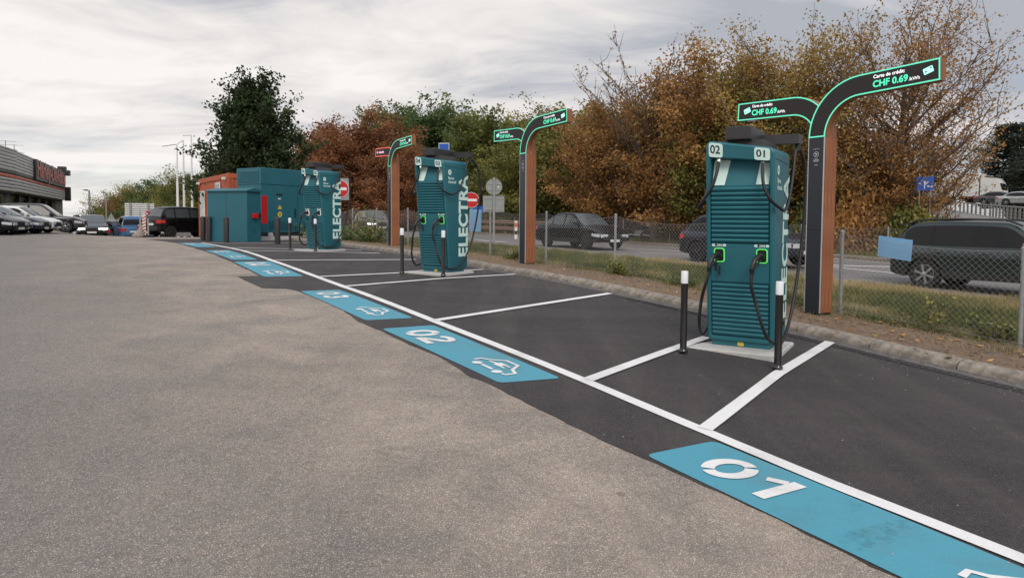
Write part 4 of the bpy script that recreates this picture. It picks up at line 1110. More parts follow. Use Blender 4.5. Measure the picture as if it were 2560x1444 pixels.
# kerb of the far side
V = []; S = np.arange(-12, 60, 1.0); prof = [(0, -.1), (0, .14), (.15, .16), (.15, -.1)]
for s in S:
    for dt, dz in prof: q = gst(s, 25.62+dt); V.append((q[0], q[1], q[2]+dz))
mb = MB(); mb.add(V, [(i*4+j, i*4+j+1, (i+1)*4+j+1, (i+1)*4+j) for i in range(len(S)-1) for j in range(3)]); structure('far_kerb', mb, M_CONC)

# ------------------------------------------------------------------ signs
M_SIGNBACK = mat('grey_sign_back', (.26, .28, .27), .5, noise=.08, nscale=6)
M_SRED = mat('sign_red', (.48, .012, .014), .4)
M_SWHITE = mat('sign_white', (.72, .72, .70), .4)
M_SBLUE = mat('sign_blue', (.012, .09, .42), .4)
def face_rz(x, y): return math.atan2(-x, y)        # local -y turned towards the camera side of the lot
def disc(r, y, n=28, cx=0, cz=0): return [(cx+r*math.cos(a), y, cz+r*math.sin(a)) for a in np.linspace(0, 2*PI, n+1)[:-1]]
def no_entry(label, px, py, dep, dia, base_z, board_=None, turn=0.0, bz=None):
    p = at(px, py, dep); g = gz(p.x, p.y); h = p.z-g; r = dia/2
    t = thing('no_entry_sign', label, 'road sign', (p.x, p.y, g), face_rz(p.x, p.y)+turn)
    mb = MB(); mb.tube([(0, .05, -.1), (0, .05, h+r*.9)], .035, 10); part('pole', mb, M_STEEL, t, smooth=50)
    if board_:
        mb = MB(); mb.bbox(board_[0], board_[1], .0, .02, h+board_[2], h+board_[3], .004); part('backing_plate', mb, M_SIGNBACK, t)
    mb = MB(); mb.add(disc(r, -.025, cz=h)+disc(r, -.005, cz=h), [tuple(range(28)), tuple(range(28, 56))]+[(i, (i+1) % 28, 28+(i+1) % 28, 28+i) for i in range(28)]); d = part('disc', mb, M_SWHITE, t)
    mb = MB(); mb.poly([(x, -.0265, z) for x, _, z in disc(r*.955, 0, cz=h)]); part('red_field', mb, M_SRED, d, fix=False)
    mb = MB(); mb.poly([(-r*.74, -.028, h-r*.16), (r*.74, -.028, h-r*.16), (r*.74, -.028, h+r*.16), (-r*.74, -.028, h+r*.16)]); part('white_bar', mb, M_SWHITE, d, fix=False)
    return t
no_entry('large no entry sign on a grey plate right behind the farthest kiosk', 850, 472, 24.0, .60, 0, (-.22, .30, -.38, .36), -.1)
no_entry('no entry sign peeping out right of the middle kiosk', 1178, 500, 27.0, .60, 0, None, 0)
no_entry('small no entry sign on a striped barrier in front of the white board back', 371, 534, 36.0, .32, 0)
p = at(1234, 618, 25.6); g = gz(p.x, p.y)
t = thing('sign_back', 'back of a round sign above a rectangular one on a steel pole by the fence', 'road sign', (p.x, p.y, g), face_rz(p.x, p.y)+.1)
mb = MB(); mb.tube([(0, -.04, -.1), (0, -.04, 2.62)], .045, 12); part('pole', mb, M_STEEL, t, smooth=50)
n = 28; mb = MB(); mb.add(disc(.30, .0, cz=2.29)+disc(.30, .02, cz=2.29), [tuple(range(28)), tuple(range(28, 56))]+[(i, (i+1) % 28, 28+(i+1) % 28, 28+i) for i in range(28)]); dd = part('round_plate', mb, M_SIGNBACK, t)
mb = MB(); mb.add(disc(.30, -.012, cz=2.29)+disc(.285, -.012, cz=2.29)+disc(.30, .0, cz=2.29), [(i, (i+1) % 28, 28+(i+1) % 28, 28+i) for i in range(28)]+[(i, (i+1) % 28, 56+(i+1) % 28, 56+i) for i in range(28)]); part('rim', mb, M_SIGNBACK, dd)
mb = MB(); mb.box(.14, .18, -.004, -.0005, 2.25, 2.31); part('sticker', mb, M_SWHITE, dd)
for z in (2.40, 2.18):
    mb = MB(); mb.box(-.24, .24, -.02, -.0005, z-.02, z+.02); part('bracket', mb, M_STEEL, dd)
mb = MB(); mb.bbox(-.40, .38, .0, .02, 1.37, 1.96, .005); dd = part('rectangular_plate', mb, M_SIGNBACK, t)
for a, b, c, d in ((-.40, .38, 1.37, 1.39), (-.40, .38, 1.94, 1.96), (-.40, -.38, 1.39, 1.94), (.36, .38, 1.39, 1.94)):
    mb = MB(); mb.box(a, b, -.014, -.0005, c, d); part('rim', mb, M_SIGNBACK, dd)
for z in (1.86, 1.46):
    mb = MB(); mb.box(-.36, .34, -.018, -.0006, z-.018, z+.018); part('bracket', mb, M_STEEL, dd)
p = at(1110, 377, 40.0); g = gz(p.x, p.y); h = p.z-g
t = thing('blue_sign', 'tall blue sign whose top shows above the middle kiosk', 'road sign', (p.x, p.y, g), face_rz(p.x, p.y)-.3)
mb = MB(); mb.bbox(-.30, .30, 0, .12, 0, h+.42, .02); part('panel', mb, M_SBLUE, t)
for a, b, c, d in ((-.31, .31, h+.40, h+.44), (-.31, -.285, h-2.5, h+.40), (.285, .31, h-2.5, h+.40)):
    mb = MB(); mb.box(a, b, -.012, -.0005, c, d); part('border', mb, M_SWHITE, t)
mb = MB(); mb.poly([(-.18, -.003, h-.12), (.12, -.003, h-.12), (.18, -.003, h+.02), (-.12, -.003, h+.02)]); part('emblem', mb, M_SWHITE, t, fix=False)
p = at(1193, 524, 50.0); g = gz(p.x, p.y); h = p.z-g
t = thing('small_blue_sign', 'small blue sign beyond the road below the rectangular sign back', 'road sign', (p.x, p.y, g), face_rz(p.x, p.y))
mb = MB(); mb.bbox(-.42, .62, 0, .03, h-.2, h+.25, .01); part('plate', mb, M_SBLUE, t)
mb = MB(); mb.tube([(0, .06, 0), (0, .06, h)], .04, 8); part('pole', mb, M_STEEL, t)
p = at(1290, 560, 42.0); g = gz(p.x, p.y)
t = thing('delineator', 'red and white roadside delineator beyond the road behind the middle totem', 'marker post', (p.x, p.y, g), face_rz(p.x, p.y))
mb = MB(); mb.bbox(-.09, .09, 0, .06, 0, 1.1, .01); part('post', mb, M_SWHITE, t)
mb = MB(); mb.box(-.08, .08, -.004, -.0005, .72, .98); part('red_reflector', mb, mat('orange_reflector', (.6, .12, .05), .4), t)
mb = MB(); mb.box(-.08, .08, -.003, -.0005, .28, .5); part('black_band', mb, M_BLACK, t)
# blue direction sign beyond the trees at the right
p = at(2312, 459, 28.8); g = gz(p.x, p.y); h = (p.z-g)/.46
t = thing('direction_sign', 'blue direction sign with white arrows seen through the thin tree at right', 'road sign', (p.x, p.y, g), face_rz(p.x, p.y))
mb = MB(); mb.bbox(-.66, .70, 0, .05, h-.62, h+.62, .02); d = part('plate', mb, M_SBLUE, t)
for pts in ([(-.05, -.45), (.03, -.45), (.03, .10), (-.05, .10)], [(-.12, .1), (.10, .1), (-.01, .32)], [(.03, -.12), (.30, .12), (.24, .17), (.03, -.02)], [(.2, -.30), (.6, -.30), (.6, -.18), (.2, -.18)], [(-.55, .0), (-.25, .0), (-.25, .06), (-.55, .06)]):
    mb = MB(); mb.poly([(x, -.004, h+z) for x, z in pts]); part('arrow', mb, M_SWHITE, d, fix=False)
for x in (-.4, .45):
    mb = MB(); mb.tube([(x, .08, 0), (x, .08, h+.5)], .06, 8); part('post', mb, M_STEEL, t)
t.scale = (.46,)*3

# ------------------------------------------------------------------ far left: masts, lamp posts, board, barrier
def mast(label, px, ptop, dep, adx, ady):
    a = at(px, ptop, dep); g = gz(a.x, a.y); h = a.z-g
    t = thing('flagpole', label, 'flagpole', (a.x, a.y, g), 0, 'white flagpoles without flags')
    k = dep/FPX
    mb = MB(); mb.tube([(0, 0, 0), (0, 0, h*.62)], .095, 12, r1=.085); part('lower_pole', mb, M_SWHITE, t, smooth=50)
    mb = MB(); mb.tube([(0, 0, h*.62), (0, 0, h)], .06, 12, r1=.05); part('upper_pole', mb, M_SWHITE, t, smooth=50)
    mb = MB(); mb.tube([(0, 0, h-.02), (adx*k, -.2, h-.02+ady*k)], .035, 8); part('banner_arm', mb, M_STEEL, t)
mast('left of three white flagpoles, its arm pointing left', 442, 360, 52, -33, -6)
mast('middle of three white flagpoles, its short arm dipping left', 458, 350, 53, -11, -9)
mast('right of three white flagpoles, the tallest, beside the dark maple', 478, 337, 54, -18, -2)
def lamp(label, px, ptop, dep, adx):
    a = at(px, ptop, dep); g = gz(a.x, a.y)-1; h = a.z-g; k = dep/FPX
    t = thing('street_lamp', label, 'street lamp', (a.x, a.y, g), 0, 'grey street lamps on the road down the slope')
    mb = MB(); mb.tube([(0, 0, 0), (0, 0, h)], .14, 12, r1=.08); part('pole', mb, M_STEEL, t, smooth=50)
    mb = MB(); mb.tube([(.02, 0, h-.03), (adx*k*.35, 0, h)], .05, 8); part('arm', mb, M_STEEL, t)
    mb = MB(); mb.prism([(adx*k*.3, h-.05), (adx*k, h+.0), (adx*k, h+.07), (adx*k*.3, h+.10)], lambda x, z: (x, -.16, z), lambda x, z: (x, .16, z)); part('lamp_head', mb, M_CHAR, t)
lamp('grey street lamp nearer the motorcycle shop', 223, 476, 78, -14)
lamp('grey street lamp nearer the tree belt', 265, 482, 88, -11)
p = at(350, 560, 60); g = gz(p.x, p.y)
t = thing('board_back', 'large road board seen from behind, pale with horizontal ribs', 'road board', (p.x, p.y, g), face_rz(p.x, p.y)+.15)
k = 60/FPX; zc = at(350, 529, 60).z-g
for j in range(9):
    z0 = zc-21.5*k+j*43*k/9; mb = MB(); mb.bbox(-33*k, 33*k, 0, .04, z0+.02, z0+43*k/9-.03, .01); part('panel', mb, M_SWHITE, t)
mb = MB(); mb.box(-32.5*k, 32.5*k, .01, .035, zc-21*k, zc+21*k); part('backing', mb, M_CHAR, t)
for x in (-21, 19):
    mb = MB(); mb.box(x*k-.07, x*k+.07, -.12, -.005, -2, zc+22*k); part('post', mb, M_STEEL, t)
p = at(278, 548, 66); g = gz(p.x, p.y)-1
t = thing('triangle_sign_back', 'grey back of a triangular sign by the street lamps', 'road sign', (p.x, p.y, g), face_rz(p.x, p.y))
h = p.z-g; mb = MB(); mb.prism([(-.6, h-.5), (.6, h-.5), (0, h+.6)], lambda x, z: (x, 0, z), lambda x, z: (x, .03, z)); part('triangle_plate', mb, M_SIGNBACK, t)
mb = MB(); mb.add(disc(.42, .0, cz=h-1.05)+disc(.42, .03, cz=h-1.05), [tuple(range(28)), tuple(range(28, 56))]+[(i, (i+1) % 28, 28+(i+1) % 28, 28+i) for i in range(28)]); part('round_plate', mb, M_SIGNBACK, t)
mb = MB(); mb.tube([(0, .06, -1), (0, .06, h+.4)], .05, 8); part('pole', mb, M_STEEL, t)
# striped barrier with its foot and a dumped sandbag
M_STRW = mat('barrier_white', (.66, .62, .58), .6, dirt=((.4, .35, .3), .5)); M_STRR = mat('barrier_red', (.42, .05, .035), .6)
p = at(361, 596, 32.5); g = gz(p.x, p.y)
t = thing('striped_barrier', 'upright red and white striped barrier on a dark foot beside the blue van', 'barrier', (p.x, p.y, g), face_rz(p.x, p.y))
mb = MB(); mb.bbox(-.26, .40, -.2, .25, 0, .11, .02); part('foot', mb, M_DKPLAS, t)
mb = MB(); mb.bbox(-.07, .07, -.03, .0, .11, 1.05, .005); b_ = part('board', mb, M_STRW, t)
for k_ in range(6):
    z = .13+k_*.145; mb = MB(); mb.poly([(-.065, -.0315, z), (.065, -.0315, z+.08), (.065, -.0315, z+.14), (-.065, -.0315, z+.06)]); part('stripe', mb, M_STRR, b_, fix=False)
for x in (-.16, .16):
    mb = MB(); mb.bbox(x-.03, x+.03, .0, .05, .1, 1.35 if x < 0 else .9, .005); part('upright', mb, M_STEEL, t)
p = at(345, 598, 32.2); g = gz(p.x, p.y)
mb = MB(); mb.lathe([(.001, -.12), (.16, -.08), (.22, .0), (.2, .1), (.12, .2), (.07, .34), (.05, .46), (.001, .5)], 12)
mb.v = [(v[0]*1.2+v[2]*.3, v[1]*.8, v[2]+.05) for v in mb.v]
o = link('sandbag', mb.mesh('sandbag', mat('dirty_canvas', (.26, .22, .19), .95, noise=.2, bump=.4), 60), None, (p.x, p.y, g), (0, 0, .3)); tag(o, 'slumped pale sandbag leaning at the foot of the striped barrier', 'sandbag')

# ------------------------------------------------------------------ motorcycle shop, far left
M_CLAD = mat('grey_metal_cladding', (.46, .45, .44), .45, metal=.25, noise=.08, nscale=1.2, dirt=((.2, .18, .17), .5), dscale=.6)
M_CLADO = mat('orange_stripe', (.55, .105, .04), .5); M_DKGLASS = mat('dark_shop_glass', (.012, .013, .013), .08, spec=.8)
M_FRAME = mat('dark_window_frame', (.02, .02, .02), .5); M_GRYPILLAR = mat('grey_pillar', (.26, .26, .25), .6)
shop = thing('motorcycle_shop', 'low shop clad in grey ribbed metal with an orange stripe and red lettering', 'building', (0, 0, 0))
A0 = at(38, 385, 56.5); B0_ = at(160, 434, 82); F0 = at(-60, 352, 46.5)
zt = 7.1
def wall_run(p0, p1, ztop, first):
    p0 = np.array((p0.x, p0.y)); p1 = np.array((p1.x, p1.y)); L = np.linalg.norm(p1-p0); u = (p1-p0)/L; n = np.array((u[1], -u[0]))
    if np.dot(n, -p0) < 0: n = -n
    def W(a, d, z): q = p0+u*a+n*d; return (q[0], q[1], z)
    def bx(a0, a1, d0, d1, z0, z1, m, name, par=shop):
        mb = MB(); P = [W(a, d, z) for z in (z0, z1) for a, d in ((a0, d0), (a1, d0), (a1, d1), (a0, d1))]
        mb.add(P, [(0, 3, 2, 1), (4, 5, 6, 7), (0, 1, 5, 4), (1, 2, 6, 5), (2, 3, 7, 6), (3, 0, 4, 7)]); return part(name, mb, m, par)
    zb = ztop-3.15; nb = 12; hh = (ztop-zb)/nb
    bx(0, L, -.25, -.04, zb, ztop, M_CHAR, 'wall')
    for k in range(nb):
        z0 = zb+k*hh
        if k == 4: m = M_CLADO
        elif k == 5: m = M_FRAME
        else: m = M_CLAD
        mb = MB(); V = []
        for a in (0, L):
            for d, z in ((-.04, z0+.01), (.035, z0+.03), (.05, z0+hh*.5), (.035, z0+hh-.03), (-.04, z0+hh-.01)): V.append(W(a, d, z))
        mb.add(V, [(j, j+1, 6+j, 5+j) for j in range(4)]+[(0, 1, 2, 3, 4), (5, 6, 7, 8, 9)]); part('cladding_panel', mb, m, shop)
    bx(-.05, L+.05, -.3, .09, ztop, ztop+.12, M_CLAD, 'parapet')
    # glazing below
    bx(.3, L-.3, -1.0, -.9, -2.5, zb, M_FRAME, 'wall')
    bx(.0, L, -1.2, -.26, zb-.1, zb+.02, M_FRAME, 'soffit')
    nbay = max(2, int(L/4.2))
    for k in range(nbay):
        a0 = .4+k*(L-.8)/nbay; a1 = a0+(L-.8)/nbay
        bx(a0, a0+.5, -.9, -.6, -2.5, zb-.1, M_GRYPILLAR if first else M_FRAME, 'pillar')
        w_ = bx(a0+.65, a1-.15, -.89, -.84, -.2, zb-.3, M_FRAME, 'window')
        bx(a0+.75, (a0+a1)/2+.2, -.838, -.83, -.1, zb-.4, M_DKGLASS, 'pane', w_); bx((a0+a1)/2+.32, a1-.25, -.838, -.83, -.1, zb-.4, M_DKGLASS, 'pane', w_)
    return W, L, zb
W1_, L1_, zb = wall_run(F0, at(40, 388, 55.0), 7.0, True)
W2_, L2_, zb = wall_run(A0, B0_, zt, False)
mb = MB(); mb.add([W2_(0, -.2, zb), W2_(0, -.2, zt), W2_(0, -20, zt), W2_(0, -20, zb)], [(0, 1, 2, 3)]); part('wall', mb, M_CLAD, shop)
mb = MB(); mb.add([W2_(L2_, -.2, -3), W2_(L2_, -.2, zt), W2_(L2_, -20, zt), W2_(L2_, -20, -3)], [(0, 1, 2, 3)]); part('wall', mb, M_CLAD, shop)
mb = MB(); mb.add([W2_(0, -.2, zt), W2_(L2_, -.2, zt), W2_(L2_, -20, zt), W2_(0, -20, zt)], [(0, 1, 2, 3)]); part('roof', mb, M_CHAR, shop)
# lettering on a dark board
M_HDL = mat('orange_red_letters', (.52, .07, .035), .5)
def lett(a0, a1, z0, z1, txt):
    V, F = text_mesh(txt, 1.0, .02, 'LEFT', .98); x0, x1 = V[:, 0].min(), V[:, 0].max(); y0, y1 = V[:, 1].min(), V[:, 1].max()
    me = MB(); n = len(V)
    for d in (.27,): me.v += [W2_(a0+(p[0]-x0)/(x1-x0)*(a1-a0), d, z0+(p[1]-y0)/(y1-y0)*(z1-z0)) for p in V]
    me.f = [tuple(f) for f in F]
    o = link('lettering', me.mesh('lettering', M_HDL, fix=False), sg)
sg = thing('shop_sign', 'dark sign board with tall orange-red letters at the top of the shop wall', 'shop sign', (0, 0, 0))
mb = MB(); P = [W2_(a, d, z) for z in (zt-1.75, zt+.1) for a, d in ((L2_*.28, .06), (L2_*.965, .06), (L2_*.965, .22), (L2_*.28, .22))]
mb.add(P, [(0, 3, 2, 1), (4, 5, 6, 7), (0, 1, 5, 4), (1, 2, 6, 5), (2, 3, 7, 6), (3, 0, 4, 7)]); part('board', mb, M_FRAME, sg)
lett(L2_*.30, L2_*.97, zt-1.95, zt+.15, 'Harley-Davidson')
# roof sign brackets and projecting box
for a, d0, d1, z0, z1 in ((L2_*.90, -.3, .5, zt+.1, zt+.6), (L2_*1.0, .0, .55, zt-.25, zt+.35), (L2_*1.0, .0, .55, zt-3.2, zt-1.6)):
    mb = MB(); P = [W2_(aa, dd, z) for z in (z0, z1) for aa, dd in ((a, d0), (a+1.0, d0), (a+1.0, d1), (a, d1))]
    mb.add(P, [(0, 3, 2, 1), (4, 5, 6, 7), (0, 1, 5, 4), (1, 2, 6, 5), (2, 3, 7, 6), (3, 0, 4, 7)]); part('projecting_box', mb, M_FRAME, shop)
# advertising panel at the far end of the glazing
mb = MB(); mb.poly([W2_(L2_*.82, -.80, .3), W2_(L2_*.97, -.80, .3), W2_(L2_*.97, -.80, 2.6), W2_(L2_*.82, -.80, 2.6)]); part('window_poster', mb, mat('orange_poster', (.30, .10, .04), .6, noise=.6, nscale=1.2), shop, fix=False)
def aerial(label, px, ptop, pbot, dep):
    a = at(px, ptop, dep); b = at(px, pbot, dep); t = thing('roof_aerial', label, 'aerial', (b.x, b.y, b.z-.5), .3, 'thin aerials on the shop roof'); h = a.z-b.z+.5
    mb = MB(); mb.tube([(0, 0, 0), (0, 0, h)], .03, 6); part('mast', mb, M_STEEL, t)
    for z, w0, w1 in ((h-.03, -1.2, .7), (h-.62, -.4, .7)):
        mb = MB(); mb.tube([(w0, 0, z), (w1, 0, z-.03)], .022, 6); part('crossbar', mb, M_STEEL, t)
aerial('thin roof aerial nearer the left edge', 14, 351, 372, 53); aerial('thin roof aerial at the corner of the shop', 36, 361, 385, 57)
# distant sheds down the slope
for (x0, x1, y0, dep, col, lab) in ((212, 262, 540, 170, (.30, .31, .31), 'long grey industrial shed far down the slope'), (243, 275, 541, 150, (.45, .42, .40), 'pale far shed with dark upright stripes')):
    a = at(x0, y0, dep); b = at(x1, y0, dep+20); t = thing('shed', lab, 'building', (a.x, a.y, a.z-7))
    m = mat('shed_'+str(dep), col, .7); dx, dy = b.x-a.x, b.y-a.y
    mb = MB(); P = [(0, 0), (dx, dy), (dx+4, dy+25), (4, 25)]; mb.prism(P, lambda x, y: (x, y, 0), lambda x, y: (x, y, 7)); part('walls', mb, m, t)
    mb = MB(); P = [(-.3, -.4), (dx+.3, dy-.4), (dx+4, dy+25), (4, 25)]; mb.prism(P, lambda x, y: (x, y, 7.01), lambda x, y: (x, y, 7.35)); part('roof', mb, M_CHAR, t)
    for k in range(1, 8):
        u = k/8; mb = MB(); mb.box(dx*u-.25, dx*u+.25, dy*u-.1, dy*u-.02, 1, 6.4); part('stripe', mb, M_GRYPILLAR, t)

# ------------------------------------------------------------------ elevated road at the right
ramp_pts = [at(2230, 500, 125), at(2327, 512, 98), at(2400, 530, 84), at(2475, 541, 70), at(2560, 556, 54), at(2700, 585, 40), at(2900, 640, 30)]
rd = thing('ramp_road', 'elevated slip road with a steel railing at the right edge', 'ramp'); del rd['category']; rd['kind'] = 'structure'
V = []; F = []
for i, p in enumerate(ramp_pts):
    a = ramp_pts[max(i-1, 0)]; b = ramp_pts[min(i+1, len(ramp_pts)-1)]; d = Vector((b.x-a.x, b.y-a.y, 0)).normalized(); n = Vector((-d.y, d.x, 0))
    if n.y < 0: n = -n
    for off, dz in ((-.15, -5), (-.15, -.45), (-.3, -.4), (-.3, 0), (0, .04), (14, .04), (14, -5)): q = p+n*off; V.append((q.x, q.y, q.z+dz))
for i in range(len(ramp_pts)-1):
    for j in range(6): F.append((i*7+j, i*7+j+1, (i+1)*7+j+1, (i+1)*7+j))
mb = MB(); mb.add(V, F); part('deck', mb, mat('stained_concrete_deck', (.16, .15, .14), .85, noise=.2, nscale=.8), rd)
M_RAIL = mat('dull_grey_railing', (.17, .165, .16), .6)
rl = thing('bridge_railing', 'grey steel railing along the elevated slip road', 'railing')
for k in range(len(ramp_pts)-1):
    a, b = ramp_pts[k], ramp_pts[k+1]; L = (b-a).length; n = max(2, int(L/2.0))
    for j in range(n):
        q = a+(b-a)*j/n; mb = MB(); mb.box(-.07, .07, -.07, .07, 0, 1.12); part('post', mb, M_RAIL, rl, loc=q, rot=(0, 0, .5))
mb = MB(); mb.tube([p+Vector((0, 0, 1.13)) for p in ramp_pts], .07, 8); part('top_rail', mb, M_RAIL, rl)
for z in (.25, .5, .75):
    mb = MB(); mb.tube([p+Vector((0, .05, z)) for p in ramp_pts], .022, 6); part('rail', mb, M_RAIL, rl)
# ------------------------------------------------------------------ vehicles
def paint(name, col, rough=.28, metal=.0): return mat('car_'+name, col, rough, metal=metal, coat=.25, spec=.3)
M_CGLASS = mat('car_glass', (.004, .005, .006), .04, spec=.3)
M_CGLASSL = mat('car_glass_pale', (.06, .072, .076), .08, spec=.6)
M_TYRE = mat('tyre_rubber', (.014, .013, .013), .85, bump=.2, bscale=60)
M_RIM = mat('alloy_rim', (.42, .42, .43), .3, metal=.8)
M_RIMD = mat('dark_rim', (.05, .05, .055), .4, metal=.5)
M_CLADP = mat('grey_black_cladding', (.02, .02, .021), .65)
M_HEAD = mat('headlight_glass', (.5, .52, .55), .12, spec=.8)
M_HEADON = mat('lit_headlight', (.8, .8, .8), .2, emit=(1.0, .98, .92), estr=1.6)
M_TAIL = mat('tail_light', (.32, .012, .015), .2, emit=(.5, .02, .02), estr=.12)
M_PLATE = mat('number_plate', (.62, .62, .58), .4)
M_SEAM = mat('door_gap_black', (.004, .004, .004), .8)
def interp(P, x): return float(np.interp(x, [p[0] for p in P], [p[1] for p in P]))
def wheel_meshes(r, w, rim_m, spokes, key):
    k = ('wheel', round(r, 3), w, rim_m.name, spokes)
    if k in _TXT: return _TXT[k]
    mb = MB(); mb.lathe([(r*.66, -w/2+.01), (r*.90, -w/2), (r*.985, -w/2+.03), (r, 0), (r*.985, w/2-.03), (r*.90, w/2), (r*.66, w/2-.01)], 28, axis='y', cap=False); ty = mb.mesh('tyre', M_TYRE, 40)
    mb = MB(); mb.lathe([(r*.66, -w*.38), (r*.62, -w*.40), (r*.60, -w*.1), (r*.60, w*.1), (r*.62, w*.40), (r*.66, w*.38)], 24, axis='y', cap=False)
    for s_ in range(spokes):
        a = 2*PI*s_/spokes
        for y0, y1 in ((-w*.44, -w*.30), (w*.30, w*.44)):
            ca, sa = math.cos(a), math.sin(a); P = []
            for y in (y0, y1):
                for rr, ww in ((r*.10, r*.055), (r*.64, r*.085)):
                    for sg in (-1, 1): P.append((rr*ca-sg*ww*sa, y, rr*sa+sg*ww*ca))
            mb.add(P, [(0, 2, 3, 1), (4, 5, 7, 6), (0, 4, 6, 2), (1, 3, 7, 5)])
    mb.lathe([(r*.16, -w*.46), (r*.14, -w*.48)], 12, axis='y'); mb.lathe([(r*.14, w*.48), (r*.16, w*.46)], 12, axis='y')
    ri = mb.mesh('rim', rim_m, 40)
    mb = MB(); mb.lathe([(r*.59, -w*.28), (r*.59, w*.28)], 20, axis='y'); hb = mb.mesh('brake_disc', M_CLADP)
    _TXT[k] = (ty, ri, hb); return _TXT[k]
STY = {
 'suv':   dict(L=4.5, W=1.86, H=1.66, r=.36, fo=.86, ro=.86, belt=1.03, hood=1.00, nose=.82, ws=1.18, rf=.42, rr=-1.55, rg=-2.12, tail=1.05, zs=.30, clad=True, pil=[(-1.82, -1.32), (-1.22, -.28), (-.18, 1.0)]),
 'box':   dict(L=4.57, W=1.88, H=1.70, r=.375, fo=.88, ro=.90, belt=1.06, hood=1.04, nose=.90, ws=1.15, rf=.40, rr=-1.88, rg=-2.24, tail=1.08, zs=.31, clad=True, pil=[(-1.95, -1.30), (-1.22, -.30), (-.20, .98)]),
 'coupe_suv': dict(L=4.70, W=1.93, H=1.62, r=.37, fo=.88, ro=.95, belt=1.02, hood=.98, nose=.74, ws=1.20, rf=.35, rr=-.9, rg=-2.0, tail=1.08, zs=.30, clad=True, pil=[(-1.55, -1.05), (-.95, -.15), (-.05, 1.0)]),
 'wagon': dict(L=4.8, W=1.88, H=1.62, r=.37, fo=.88, ro=.98, belt=.98, hood=.95, nose=.74, ws=1.15, rf=.30, rr=-1.8, rg=-2.25, tail=1.0, zs=.26, clad=False, pil=[(-1.95, -1.3), (-1.2, -.35), (-.25, .95)]),
 'sedan': dict(L=4.6, W=1.82, H=1.44, r=.33, fo=.85, ro=.98, belt=.90, hood=.88, nose=.66, ws=1.10, rf=.20, rr=-1.0, rg=-1.75, tail=.98, zs=.22, clad=False, pil=[(-1.35, -1.0), (-.92, -.2), (-.1, .9)]),
 'hatch': dict(L=4.1, W=1.76, H=1.48, r=.32, fo=.80, ro=.66, belt=.92, hood=.88, nose=.68, ws=1.15, rf=.30, rr=-1.5, rg=-1.95, tail=.95, zs=.22, clad=False, pil=[(-1.65, -1.2), (-1.1, -.25), (-.15, .98)]),
 'mini':  dict(L=3.65, W=1.72, H=1.58, r=.30, fo=.72, ro=.60, belt=.98, hood=.98, nose=.78, ws=1.25, rf=.45, rr=-1.45, rg=-1.74, tail=.98, zs=.26, clad=False, pil=[(-1.45, -1.0), (-.92, -.18), (-.1, 1.0)]),
 'van':   dict(L=4.4, W=1.80, H=1.82, r=.32, fo=.80, ro=.75, belt=1.05, hood=1.02, nose=.80, ws=1.35, rf=.55, rr=-1.95, rg=-2.15, tail=1.05, zs=.22, clad=False, pil=[(-1.85, -1.1), (-1.0, -.1), (0., 1.1)]),
}
